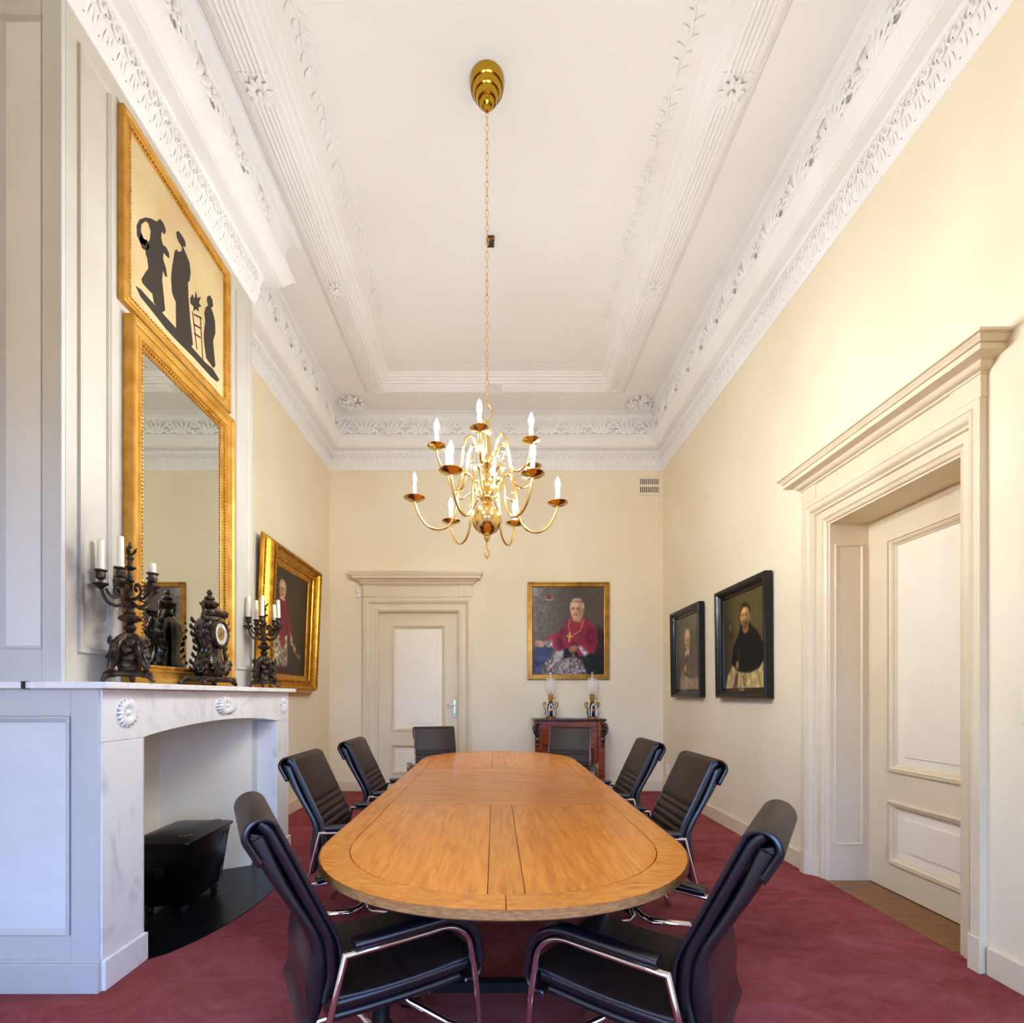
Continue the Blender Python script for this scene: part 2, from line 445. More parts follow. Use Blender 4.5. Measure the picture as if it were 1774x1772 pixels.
mb = MB().box(XL, -1.652, YF - .032, YF, 0, .125).box(XL, -1.652, YF - .026, YF, .125, .136)
obj('plinth_board', mb, M['greypaint'], br, ang=0, bevel=.003)
# mouldings on the breast face either side of the mirror
for y0, y1, z0 in ((2.15, 2.335, 1.43), (3.455, 3.64, 1.43)):
    mb = MB().frame(y1 - y0, 4.09 - z0, [(0,0),(.002,.012),(.010,.014),(.016,.008),(.022,.010),(.028,0)], (4.09 + z0)/2)
    mb.xf(Matrix.Translation((BX, (y0+y1)/2, 0)) @ Matrix.Rotation(PI/2, 4, 'Z'))
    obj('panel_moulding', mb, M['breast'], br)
# firebox lining: splayed cheeks, back and top
mb = MB()
for p, q in (((-1.80,2.30),(-2.26,2.62)), ((-2.26,2.60),(-2.26,3.35)), ((-2.262,3.328),(-1.78,3.612))):
    d = Vector((q[0]-p[0], q[1]-p[1], 0)).normalized(); n = Vector((d.y, -d.x, 0)) * -.02
    vs = [(p[0],p[1],0),(q[0],q[1],0),(q[0]+n.x,q[1]+n.y,0),(p[0]+n.x,p[1]+n.y,0)]
    mb.add(vs + [(x,y,1.27) for x,y,_ in vs], [(0,1,2,3),(4,5,6,7),(0,1,5,4),(1,2,6,5),(2,3,7,6),(3,0,4,7)])
mb.box(-2.3, -1.80, 2.25, 3.70, 1.22, 1.27)
obj('firebox_lining', mb, M['doorpanel'], br, ang=0)

# ------------------------------------------------------------------ cornice
path = [(XL, REAR), (XL, BY0), (BX, BY0), (BX, BY1), (XL, BY1), (XL, ZB), (XR, ZB), (XR, REAR)]
def offset_path(path, d):
    n = len(path); out = []
    for i in range(n):
        a = Vector(path[i-1]); b = Vector(path[i]); c = Vector(path[(i+1) % n])
        e1 = (b - a).normalized(); e2 = (c - b).normalized()
        n1 = Vector((e1.y, -e1.x)); n2 = Vector((e2.y, -e2.x))     # interior lies to the right of the walk
        out.append(b + (n1 + n2) / (1 + n1.dot(n2)) * d)
    return out
CORN = [(0,4.19),(.006,4.19),(.016,4.20),(.020,4.215),(.024,4.225),(.052,4.395),(.060,4.40),(.066,4.412),(.066,4.42),(.145,4.424),(.146,4.432),
        (.160,4.436),(.172,4.455),(.195,4.49),(.222,4.522),(.236,4.528),(.236,4.540),(.212,4.546),(.190,4.58),(.178,4.65),(.178,4.73),
        (.196,4.785),(.205,4.792),(.216,4.796),(.216,4.808),(.232,4.812),(.262,4.824),(.270,4.832)]
mb = MB()
mb.rings([[(q.x, q.y, h) for q in offset_path(path, d)] for d, h in CORN], True, False, False)
corn = obj('trim_1', mb, M['plaster'], ang=28, label='white plaster cornice round the room', **ST)
# leaf frieze: upright leaves under scrolled arches
def leaf_motif():
    m = MB()
    z = Vector((0,0,1)); nrm = Vector((0,-1,0))
    m.petal((0,0,.006), z, nrm, .10, .017, .09, .0, .3, 4)
    for s in (-1, 1):
        m.petal((s*.026,0,.004), (s*.12,0,1), nrm, .085, .009, .09, .0, .3, 3)
        arc = [(s*.004 + s*.034*math.sin(a), -.007 - .004*math.sin(a), .128 + .030*math.cos(a)) for a in [PI*.02 + PI*.95*k/5 for k in range(6)]]
        m.tube(arc, .0052, .0052, 4)
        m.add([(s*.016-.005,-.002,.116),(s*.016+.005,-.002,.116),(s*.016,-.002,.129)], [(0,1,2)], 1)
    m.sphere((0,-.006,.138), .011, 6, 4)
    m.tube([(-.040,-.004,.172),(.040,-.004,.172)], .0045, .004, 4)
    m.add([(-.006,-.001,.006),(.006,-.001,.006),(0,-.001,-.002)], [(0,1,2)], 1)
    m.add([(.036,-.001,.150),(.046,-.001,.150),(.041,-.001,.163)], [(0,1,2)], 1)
    return m
leafm = mesh_of('cornice_leaf', leaf_motif(), [M['plaster'], M['plaster_dirt_shade']], 50)
def acanthus_motif(k):
    m = MB(); nrm = Vector((0,-1,0))
    if k == 0:
        for i in range(7):
            a = -1.15 + 2.3*i/6
            m.petal((.018*math.sin(a),-.004,.02), (math.sin(a)*1.3, 0, math.cos(a)), nrm, .12 + .05*math.cos(a), .017, .12, .12, .5, 4)
        for s in (-1, 1):
            sp = [(s*(.03 + .075*t) + s*.012*math.sin(9*t), -.012, .035 + .05*t + .012*math.cos(9*t)) for t in [i/9 for i in range(10)]]
            m.tube(sp, .009, .007, 5)
            m.petal((s*.09,-.006,.09), (s*.8,0,.7), nrm, .07, .02, .2, .3, .5, 4)
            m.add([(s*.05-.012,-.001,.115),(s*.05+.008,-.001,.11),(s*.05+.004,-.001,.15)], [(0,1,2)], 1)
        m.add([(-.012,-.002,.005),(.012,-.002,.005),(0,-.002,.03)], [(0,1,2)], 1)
    else:
        for i in range(8):
            a = 2*PI*i/8
            m.petal((.012*math.cos(a),-.008,.13+.012*math.sin(a)), (math.cos(a),0,math.sin(a)), nrm, .045, .017, .25, .1, .4, 3)
        m.sphere((0,-.022,.13), .014, 7, 5)
        for s in (-1, 1):
            m.petal((s*.012,-.003,.02), (s*.7,0,.6), nrm, .085, .016, .2, .1, .4, 4)
            m.petal((s*.03,-.003,.2), (s*1,0,-.15), nrm, .075, .015, .2, .2, .4, 4)
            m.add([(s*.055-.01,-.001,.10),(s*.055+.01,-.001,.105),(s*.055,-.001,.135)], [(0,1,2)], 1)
    return m
acm = [mesh_of('cornice_acanthus', acanthus_motif(k), [M['plaster'], M['plaster_dirt_shade']], 50) for k in (0, 1)]
def run(p, q, d, z0, pitch, tilt, fn, trim=.03):
    # p -> q along a wall walk (interior on the right); fn(i, loc, rot)
    a = Vector(p); b = Vector(q); e = (b - a).normalized(); n = Vector((e.y, -e.x)); Ltot = (b - a).length
    k = max(1, int((Ltot - 2*trim) / pitch)); st = (Ltot - 2*trim) / k
    th = math.atan2(n.x, -n.y)
    for i in range(k):
        q2 = a + e * (trim + st * (i + .5)) + n * d
        fn(i, (q2.x, q2.y, z0), (tilt, 0, th))
runs = [((XL,1.95),(XL,BY0),0), ((BX,BY0),(BX,BY1),1), ((XL,BY1),(XL,ZB),0), ((XL,ZB),(XR,ZB),0), ((XR,ZB),(XR,1.75),0)]
for p, q, ext in runs[1:]:
    run(p, q, .0235, 4.226, .082, .165, lambda i, l, r: put('leaf', leafm, corn, l, r), .02)
    run(p, q, .196, 4.555, .165, .0, lambda i, l, r: put('acanthus' if i % 2 == 0 else 'rosette', acm[i % 2], corn, l, r), .12)

# ceiling frame of mouldings with reeds
RX0, RX1, RY0, RY1 = XL + .65, XR - .68, -.35, ZB - .66
rect = [(RX0, RY0), (RX0, RY1), (RX1, RY1), (RX1, RY0)]
prof = [(0,4.832),(0,4.812),(.012,4.806),(.022,4.80),(.03,4.786),(.046,4.782),(.05,4.770),(.075,4.766)]
for k in range(5):
    c = .095 + .027*k
    prof += [(c-.0115,4.768),(c-.0065,4.757),(c,4.753),(c+.0065,4.757),(c+.0115,4.768)]
prof += [(.225,4.766),(.245,4.770),(.252,4.782),(.275,4.786),(.285,4.798),(.315,4.800),(.325,4.812),(.345,4.816),(.35,4.832)]
mb = MB().rings([[(q.x, q.y, h) for q in offset_path(rect, d)] for d, h in prof], True, False, False)
cf = obj('trim_2', mb, M['plaster'], ang=28, **ST)
def ceil_rosette():
    m = MB(); n = Vector((0,0,-1))
    m.box(-.084,.084,-.084,.084,-.004,.012)
    for i in range(10):
        a = 2*PI*i/10
        m.petal((.018*math.cos(a),.018*math.sin(a),-.013), (math.cos(a),math.sin(a),0), n, .06, .016, .22, .05, .4, 3)
    m.sphere((0,0,-.024), .016, 8, 5)
    return m
crm = mesh_of('ceiling_rosette', ceil_rosette(), M['plaster'], 45)
cw = .149
for y in (1.46, 2.87, 4.26): 
    put('rosette', crm, cf, (RX0+cw, y, 4.762)); put('rosette', crm, cf, (RX1-cw, y, 4.762))
for x in (RX0+cw, (RX0+RX1)/2, RX1-cw): put('rosette', crm, cf, (x, RY1-cw, 4.762))
# low leafy sprigs along the inner edge of the frame
def sprig():
    m = MB(); n = Vector((0,0,-1))
    m.tube([(0,-.17,-.003),(.015,-.08,-.006),(-.012,.02,-.006),(.01,.13,-.004)], .0055, .004, 5)
    r = random.Random(3)
    for i in range(9):
        y = -.15 + .034*i; s = 1 if i % 2 else -1
        m.petal((s*.004, y, -.002), (s*1.0, .7 + .3*r.random(), 0), n, .05 + .025*r.random(), .011, .1, .08, .4, 3)
    for i in range(6):
        a = 2*PI*i/6
        m.petal((.006*math.cos(a), .15+.006*math.sin(a), -.001), (math.cos(a), math.sin(a), 0), n, .030, .009, .12, .05, .3, 3)
    return m
spm = mesh_of('sprig', sprig(), M['plaster'], 50)
inx0, inx1, iny = RX0 + .47, RX1 - .47, RY1 - .47
for k in range(13):
    y = .0 + .385*k
    put('sprig', spm, cf, (inx0, y, 4.829)); put('sprig', spm, cf, (inx1, y, 4.829), (0,0,PI))
for k in range(6):
    put('sprig', spm, cf, (inx0 + .2 + .385*k*(inx1-inx0-.4)/1.925, iny, 4.829), (0,0,PI/2))
# flower bouquets in the far corners of the flat band
def bouquet():
    m = MB(); n = Vector((0,0,-1)); r = random.Random(5)
    for j in range(9):
        cx, cy = (r.uniform(-.11,.11), r.uniform(-.10,.10)); R = .045 + .02*r.random()
        for i in range(6):
            a = 2*PI*i/6 + j
            m.petal((cx+.008*math.cos(a), cy+.008*math.sin(a), -.012), (math.cos(a), math.sin(a), 0), n, R, R*.4, .45, .2, .4, 3)
        m.sphere((cx, cy, -.026), .011, 6, 4)
    for i in range(12):
        a = 2*PI*i/12
        m.petal((.09*math.cos(a), .08*math.sin(a), -.004), (math.cos(a), math.sin(a), 0), n, .085, .022, .25, .1, .4, 4)
    return m
bqm = mesh_of('bouquet', bouquet(), M['plaster'], 50)
put('bouquet', bqm, cf, (-1.74, 6.03, 4.83)); put('bouquet', bqm, cf, (1.78, 6.03, 4.83))

# ------------------------------------------------------------------ baseboards
def base_run(name, segs, m):
    mb = MB()
    for x0, x1, y0, y1 in segs: mb.box(x0, x1, y0, y1, 0, .125)
    obj(name, mb, m, ang=0, bevel=.004, **ST)
base_run('baseboard_back', [(XL, D1['x']-.71, ZB-.02, ZB), (D1['x']+.71, XR, ZB-.02, ZB)], M['taupe'])
base_run('baseboard_right', [(XR-.02, XR, REAR, D2['y']-.66), (XR-.02, XR, D2['y']+.66, ZB)], M['taupe'])
base_run('baseboard_left', [(XL, XL+.02, 3.94, ZB), (XL, XL+.02, REAR, 2.05)], M['taupe'])

# ------------------------------------------------------------------ doors
def casing_mb(W, H, prof):
    mb = MB()
    mb.rings([[(-W/2-p,-d,0),(-W/2-p,-d,H+p),(W/2+p,-d,H+p),(W/2+p,-d,0)] for p, d in prof], False, False, False)
    return mb
def door_leaf(parent, W, H, stile, panels, y, handle_side=None):
    # panels: (z0, z1) outer edges of the mouldings
    w = W - 2*stile
    mb = MB()
    T = .04
    mb.box(-W/2, -W/2+stile, y, y+T, .008, H); mb.box(W/2-stile, W/2, y, y+T, .008, H)
    zs = [.008] + [v for p in panels for v in p] + [H]
    for i in range(0, len(zs), 2): mb.box(-W/2+stile, W/2-stile, y, y+T, zs[i], zs[i+1])
    leaf = obj('door_leaf', mb, M['taupe'], parent, ang=0)
    for z0, z1 in panels:
        m2 = MB().frame(w, z1-z0, [(0,-y),(.003,.014-y),(.012,.017-y),(.014,.005-y),(.018,.005-y),(.022,.013-y),(.032,.006-y),(.036,-.002-y),(.037,-.010-y),(.041,-.010-y),(.05,-.021-y)], (z0+z1)/2)
        obj('panel_moulding', m2, M['taupe'], leaf)
        m3 = MB().frame(w-.09, z1-z0-.09, [(0,-.022-y),(.055,-.020-y),(.058,-.012-y)], (z0+z1)/2)
        a, b = w/2-.103, (z1-z0)/2-.103
        m3.add([(-a,y+.012,(z0+z1)/2-b),(a,y+.012,(z0+z1)/2-b),(a,y+.012,(z0+z1)/2+b),(-a,y+.012,(z0+z1)/2+b)], [(0,1,2,3)])
        obj('door_panel', m3, M['doorpanel'], leaf)
    return leaf
def cornice_mb(W, d0, prof):
    # stacked mouldings on a wall: prof = (overhang, z)
    mb = MB()
    rs = []
    for o, z in prof:
        rs.append([(-W/2-o, 0, z), (-W/2-o, -d0-o, z), (W/2+o, -d0-o, z), (W/2+o, 0, z)])
    return mb.rings(rs, True, True, True)

# far door in the back wall
d1 = put('door_1', None, None, (D1['x'], ZB, 0), **ST)
W, H = D1['w'], D1['h']
obj('door_casing', casing_mb(W, H, [(0,-.10),(0,.012),(.012,.018),(.022,.030),(.034,.030),(.040,.018),(.046,.020),(.105,.020),(.108,.036),(.120,.042),(.135,.058),(.148,.062),(.154,.056),(.184,.056),(.184,0)]), M['taupe'], d1, ang=30)
obj('frieze_board', MB().box(-W/2-.184, W/2+.184, -.042, 0, H+.19, H+.345), M['taupe'], d1, ang=0)
for s in (-1, 1): obj('frieze_block', MB().box(min(s*(W/2+.02), s*(W/2+.1865)), max(s*(W/2+.02), s*(W/2+.1865)), -.052, 0, H+.195, H+.345), M['taupe'], d1, ang=0, bevel=.003)
obj('door_cornice', cornice_mb(W+.368, .05, [(0,H+.335),(.012,H+.345),(.03,H+.358),(.036,H+.375),(.06,H+.39),(.066,H+.402),(.115,H+.41),(.115,H+.44),(.125,H+.445),(.14,H+.475),(.146,H+.49),(.146,H+.497)]), M['taupe'], d1, ang=30)
for s in (-1, 1): obj('plinth_block', MB().box(min(s*(W/2-.002), s*(W/2+.19)), max(s*(W/2-.002), s*(W/2+.19)), -.066, 0, 0, .15), M['taupe'], d1, ang=0, bevel=.003)
lf = door_leaf(d1, W, H, .165, [(.22,.607),(.78,2.18)], .05)
mb = MB().box(W/2-.062, W/2-.028, .036, .05, .975, 1.197)
hp = obj('door_handle', mb, M['steel'], lf, ang=0, bevel=.005, label='brushed steel lever handle on its plate')
mb.__init__()
mb.tube([(W/2-.045,.04,1.12),(W/2-.045,-.005,1.12),(W/2-.06,-.012,1.122),(W/2-.10,-.012,1.128),(W/2-.135,-.008,1.122)], .008, .007, 8)
mb.lathe([(.011,0),(.011,.012)], 10, (0,0,0), M=Matrix.Translation((W/2-.045,.03,1.02)) @ Matrix.Rotation(PI/2,4,'X'))
mb.tube([(W/2-.045,.036,1.02),(W/2-.045,.036,.995)], .009, .008, 8)
obj('door_lever', mb, M['steel'], lf)

# near door in its deep recess, right wall (local -y looks into the room)
d2 = put('door_2', None, None, (XR, D2['y'], 0), (0,0,-PI/2), **ST)
W, H = D2['w'], D2['h']
obj('door_casing', casing_mb(W, H, [(0,-.31),(0,-.05),(.010,-.048),(.014,-.036),(.024,-.030),(.032,-.036),(.040,-.030),(.044,-.022),(.088,-.018),(.092,-.002),(.104,.002),(.112,.018),(.126,.030),(.140,.034),(.146,.028),(.150,.034),(.180,.034),(.180,-.02)]), M['taupe'], d2, ang=30)
obj('frieze_board', MB().box(-W/2-.18, W/2+.18, -.022, .06, H+.178, H+.30), M['taupe'], d2, ang=0)
for s in (-1, 1): obj('frieze_block', MB().box(min(s*(W/2+.03), s*(W/2+.1825)), max(s*(W/2+.03), s*(W/2+.1825)), -.032, .06, H+.182, H+.285), M['taupe'], d2, ang=0, bevel=.004)
obj('door_cornice', cornice_mb(W+.36, .03, [(0,H+.28),(.008,H+.284),(.008,H+.290),(.005,H+.291),(.005,H+.295),(.016,H+.299),(.030,H+.312),(.036,H+.322),(.033,H+.323),(.033,H+.327),(.042,H+.332),(.085,H+.338),(.085,H+.362),(.081,H+.363),(.081,H+.367),(.090,H+.370),(.098,H+.382),(.106,H+.389),(.103,H+.391),(.103,H+.395),(.116,H+.398),(.116,H+.409)]), M['taupe'], d2, ang=30)
for s in (-1, 1):
    poly = [(W/2-.002,.31),(W/2-.002,.05),(W/2+.06,.035),(W/2+.10,-.005),(W/2+.13,-.042),(W/2+.185,-.042),(W/2+.185,.0),(W/2+.02,.31)]
    obj('plinth_block', MB().prism([(s*a, b) for a, b in poly], 0, .155, lambda a, b, t: (a, b, t)), M['taupe'], d2, ang=0)
for s in (-1, 1):     # slender raised panels on the reveals
    mb = MB().frame(.19, 2.02, [(0,0),(.002,.008),(.008,.010),(.014,.002),(.016,0)], 1.25)
    mb.xf(Matrix.Translation((s*W/2 - s*.0, .175, 0)) @ Matrix.Rotation(-s*PI/2, 4, 'Z'))
    obj('reveal_panel', mb, M['taupe'], d2)
lf2 = door_leaf(d2, W, H, .165, [(.178,.580),(.760,2.235)], .31)
obj('threshold', MB().box(-W/2, W/2, .012, .42, -.01, .003), M['oakfloor'], d2, ang=0)
obj('backing', MB().box(-W/2-.1, W/2+.1, .36, .42, 0, H+.12), M['taupe'], d2, ang=0)

# ------------------------------------------------------------------ conference table
TX, TZ, TT = .03, .692, .030
Y0, Y1 = 1.268, 4.92
SEAMS = [2.585, 3.16, 3.735]
HW, EA, BW = .66, .63, .098
tb = thing('conference_table', 'long oak conference table with rounded ends and inlaid border', 'table', (TX, 0, 0))
def endcurve(hw, a, yc, sgn, n=28, t0=0, t1=PI):
    e = 2/2.12
    out = []
    for i in range(n + 1):
        t = t0 + (t1 - t0) * i / n
        c, s_ = math.cos(t), math.sin(t)
        out.append((hw*math.copysign(abs(c)**e, c), yc + sgn*a*abs(s_)**e))
    return out
G = .0009
def slab_piece(name, poly, m, par=tb, lift=0.0):
    mb = MB().prism(poly, TZ-TT, TZ+lift, lambda a, b, t: (a, b, t))
    return obj(name, mb, m, par, ang=0, bevel=.0012)
def strip(outer, inner): return outer + inner[::-1]
for sgn, yt, ys in ((-1, Y0, SEAMS[0]), (1, Y1, SEAMS[2])):
    yc = yt - sgn*EA
    # four border segments: two straight, two curved quarters
    lo_, hi_ = min(yc, ys), max(yc, ys)
    for sx in (-1, 1):
        xs_ = sorted((sx*(HW-BW+G), sx*HW))
        slab_piece('border_plank', [(xs_[0], lo_+G), (xs_[1], lo_+G), (xs_[1], hi_-G), (xs_[0], hi_-G)], M['oak_y'])
        t0, t1 = (0, PI/2 - .001) if sx > 0 else (PI/2 + .001, PI)
        o_ = endcurve(HW, EA, yc, sgn, 18, t0, t1); i_ = endcurve(HW-BW+G, EA-BW+G, yc, sgn, 18, t0, t1)
        slab_piece('border_plank', strip(o_, i_) if sgn*sx > 0 else strip(o_, i_)[::-1], M['oak_d'])
    # crosswise band beside the seam
    b0, b1 = (ys - .10, ys) if sgn < 0 else (ys, ys + .10)
    slab_piece('cross_plank', [(-HW+BW+G, b0+G), (HW-BW-G, b0+G), (HW-BW-G, b1-G), (-HW+BW+G, b1-G)], M['oak_x'])
    # three field planks clipped to the curve
    ye = b0 if sgn < 0 else b1
    iw, ia = HW-BW-G, EA-BW-G
    def ycur(x): return yc + sgn*ia*max(0, 1-(abs(x)/iw)**2.12)**(1/2.12)
    for x0, x1, nn in ((-iw, -.05, 16), (-.05, .055, 4), (.055, iw, 16)):
        xs_ = [x0+G + (x1-x0-2*G)*(1-math.cos(PI*k/nn))/2 for k in range(nn+1)]
        top = [(x, ycur(x) - sgn*G) for x in xs_]
        poly = [(xs_[0], ye + sgn*G), (xs_[-1], ye + sgn*G)] + top[::-1]
        if sgn < 0: poly = poly[::-1]
        slab_piece('field_plank', poly, M['oak_y'])
for k in range(2):
    a, b = SEAMS[k]+.002, SEAMS[k+1]-.002
    for sx in (-1, 1):
        xs_ = sorted((sx*(HW-BW+G), sx*HW))
        slab_piece('border_plank', [(xs_[0], a), (xs_[1], a), (xs_[1], b), (xs_[0], b)], M['oak_y'])
    n = 4
    for j in range(n):
        y0_, y1_ = a + (b-a)*j/n, a + (b-a)*(j+1)/n
        slab_piece('leaf_plank', [(-HW+BW+G, y0_+.0004), (HW-BW-G, y0_+.0004), (HW-BW-G, y1_-.0004), (-HW+BW+G, y1_-.0004)], M['oak_x'])
# edge lipping round the top, then the frame and legs below
o_ = endcurve(HW+.004, EA+.004, Y0+EA, -1, 40); o2 = endcurve(HW+.004, EA+.004, Y1-EA, 1, 40)
outl = o_[::-1] + o2
o_i = endcurve(HW-.02, EA-.02, Y0+EA, -1, 40); o2i = endcurve(HW-.02, EA-.02, Y1-EA, 1, 40)
inl = o_i[::-1] + o2i
mb = MB()
rs = []
for k, z in ((0,-.004),(1,-.0005),(1,-TT+.004),(2,-TT-.002)):
    r = []
    for (xo, yo), (xi, yi) in zip(outl, inl):
        f = {0:.10, 1:0, 2:.35}[k]
        r.append((xo+(xi-xo)*f, yo+(yi-yo)*f, TZ+z))
    rs.append(r)
mb.rings(rs, True, False, False)
obj('table_edge', mb, M['oakedge'], tb, ang=50)
mb = MB().prism(inl, TZ-TT-.012, TZ-TT+.001, lambda a, b, t: (a, b, t)); obj('underside', mb, M['blackmetal'], tb, ang=0)
mb = MB()
for s in (-1, 1): mb.box(s*.36-.02, s*.36+.02, Y0+.5, Y1-.5, TZ-TT-.06, TZ-TT-.01)
mb.box(-.36, .36, Y0+.62, Y0+.66, TZ-TT-.06, TZ-TT-.01).box(-.36, .36, Y1-.66, Y1-.62, TZ-TT-.06, TZ-TT-.01)
obj('table_frame', mb, M['blackmetal'], tb, ang=0)
for y in (2.0, 4.2):
    for s in (-1, 1):
        mb = MB().lathe([(.04,.0),(.04,.012),(.029,.02),(.029,.60),(.034,.602),(.034,TZ-TT-.01)], 16, (s*.375, y, 0))
        obj('leg', mb, M['blackmetal'], tb)
    mb = MB().box(-.375, .375, y-.02, y+.02, .05, .09); obj('stretcher', mb, M['blackmetal'], tb, ang=0)

# ------------------------------------------------------------------ conference chairs
def rsec(hw, th, r, n=4):
    # rounded rectangle section: x across, t through the thickness (0 .. th)
    r = min(r, th*.499, hw*.499); out = []
    for cx, ct, a0 in ((hw-r, th-r, 0), (-hw+r, th-r, PI/2), (-hw+r, r, PI), (hw-r, r, 1.5*PI)):
        for k in range(n):
            a = a0 + PI/2*k/(n-1); out.append((cx + r*math.cos(a), ct + r*math.sin(a)))
    return out
def slab(path, hw, th, r=.012, grooves=(), gd=.004, nsmp=None, flip=1):
    """sweep a rounded slab along a path in the y-z plane; t grows to the left of the walk"""
    P = spline([(0, y, z) for y, z in path], nsmp or 24)
    k = len(P); rs = []
    Ls = [0]
    for i in range(1, k): Ls.append(Ls[-1] + (P[i]-P[i-1]).length)
    for i in range(k):
        t = (P[min(i+1,k-1)] - P[max(i-1,0)]).normalized(); n = Vector((0, -t.z, t.y)) * flip
        h = hw(i/(k-1)) if callable(hw) else hw
        th_i = th(i/(k-1)) if callable(th) else th
        g = 0
        for gs in grooves:
            q = abs(Ls[i]/Ls[-1] - gs)
            g = max(g, gd*max(0, 1 - q/.016)**.8)
        rs.append([P[i] + Vector((x, 0, 0)) + n*(t_ - (g if t_ > th_i*.5 else 0)) for x, t_ in rsec(h, th_i, r)])
    return MB().rings(rs), P, Ls
chair0 = thing('conference_chair', '', 'chair', group='conference chairs round the table')
BF = [(.012,.372),(-.004,.43),(-.004,.49),(.006,.55),(.048,.64),(.095,.74),(.138,.83)]
# padding behind the front leather, rear shell, then the leather cover rolled over the top
pad, _, _ = slab([(y+.038, z) for y, z in BF] + [(.192,.862),(.216,.884)], .196, .036, .014, nsmp=24)
obj('back_padding', pad, M['leather_side'], chair0)
def shell_th(t): return .031 + .022*math.exp(-((t-.24)/.16)**2) + .018*min(1, max(0, (t-.58)/.2))
BS = [(.030,.300),(.002,.350),(-.006,.43),(-.004,.49),(.006,.55),(.048,.64),(.095,.74),(.138,.83),(.150,.856),(.146,.878)]
shell, _, _ = slab([(y+.040+shell_th(i/8), z) for i, (y, z) in enumerate(BS)], .196, shell_th, .014, nsmp=26)
obj('back_shell', shell, M['leather_side'], chair0)
cen = (.200, .868); R = .041
arc = [(cen[0] + R*math.cos(a), cen[1] + R*math.sin(a)) for a in [PI*.93 - PI*1.0*k/7 for k in range(8)]]
cover_path = BF + arc + [(.226,.832),(.202,.788)]
cover, CP, CL = slab(cover_path, lambda t: .214, .009, .004, grooves=(.20,.255,.31,.365,.42), gd=.0085, nsmp=150)
bc = obj('back_cover', cover, M['leather'], chair0, label='smooth brown leather front with stitched ribs')
for s in (-1, 1):
    obj('piping', MB().tube([p + Vector((s*.213, -.002, .003)) for p in CP[::3]], .0062, n=6, side=(1,0,0)), M['piping'], bc)
# seat
spad, _, _ = slab([(.03,.345),(-.08,.342),(-.2,.344),(-.33,.349),(-.405,.352)], .222, .038, .014, nsmp=16, flip=-1)
obj('seat_padding', spad, M['leather_side'], chair0)
ssh, _, _ = slab([(.03,.318),(-.1,.314),(-.25,.316),(-.38,.322)], .22, .027, .012, nsmp=12, flip=-1)
obj('seat_shell', ssh, M['leather_side'], chair0)
arc = [(-.412 + .036*math.cos(a), .362 + .036*math.sin(a)) for a in [PI*.5 + PI*1.15*k/8 for k in range(9)]]
sc_path = [(.02,.392),(-.06,.386),(-.16,.384),(-.27,.388),(-.36,.395)] + arc + [(-.39,.322)]
scov, SP, SL = slab(sc_path, .232, .009, .004, grooves=(.12,.22,.32,.42,.52), gd=.006, nsmp=90, flip=-1)
sc_ = obj('seat_cover', scov, M['leather'], chair0)
for s in (-1, 1):
    obj('piping', MB().tube([p + Vector((s*.231, 0, .002)) for p in SP[::3]], .006, n=6, side=(1,0,0)), M['piping'], sc_)
# chrome arm loops with leather pads
def arcpts(cy, cz, r, a0, a1, n): return [(cy + r*math.cos(a0+(a1-a0)*k/n), cz + r*math.sin(a0+(a1-a0)*k/n)) for k in range(n+1)]
front = [(-.10,.537),(-.20,.541)] + [(-.285,.545)] + arcpts(-.290,.450,.094, PI*.5, PI*.98, 9)[1:] + [(-.394,.40),(-.402,.34),(-.409,.27),(-.412,.215)]
loop = [(.056,.312),(.050,.335),(.026,.43),(.0,.535)] + front
for s in (-1, 1):
    o = obj('arm_frame', MB().tube([(s*.285, y, z) for y, z in loop], .0135, .0095, 10, side=(1,0,0)), M['chrome'], chair0, ang=60, label='flat chrome tube bent into an arm loop')
    padp = [(-.025,.547),(-.10,.549),(-.20,.553),(-.285,.557)] + arcpts(-.290,.450,.107, PI*.5, PI*.95, 7)[1:] + [(-.405,.41)]
    pb, _, _ = slab(padp, .027, .024, .010, nsmp=26, flip=-1)
    for i in range(len(pb.v)): pb.v[i] = (pb.v[i][0] + s*.276, pb.v[i][1], pb.v[i][2])
    obj('arm_pad', pb, M['leather_side'], chair0)
    obj('arm_bracket', MB().tube([(s*.285,.028,.42),(s*.20,.02,.36)], .012, .006, 8), M['blackmetal'], chair0)
    obj('arm_strut', MB().tube([(s*.285,-.411,.222),(s*.284,-.408,.200),(s*.262,-.392,.186),(s*.20,-.345,.190),(s*.10,-.25,.235),(s*.05,-.20,.29)], .0115, n=8), M['chrome'], chair0, ang=60)
mb = MB().lathe([(.05,.318),(.05,.300),(.030,.29),(.030,.13),(.042,.12),(.046,.06),(.03,.05)], 16, (0,-.185,0))
obj('column', mb, M['blackmetal'], chair0)
for sx in (-1, 1):
    for sy in (-1, 1):
        pth = [(sx*.02,-.185+sy*.01,.088),(sx*.13,-.185+sy*.025,.082),(sx*.178,-.185+sy*.06,.080),(sx*.192,-.185+sy*.245,.070),(sx*.193,-.185+sy*.258,.045),(sx*.196,-.185+sy*.285,.0)]
        obj('leg', MB().tube(pth, [.014,.018,.018,.016,.015,.014], [.018,.013,.011,.010,.010,.010], 8), M['chrome'], chair0, ang=50, label='polished metal foot')
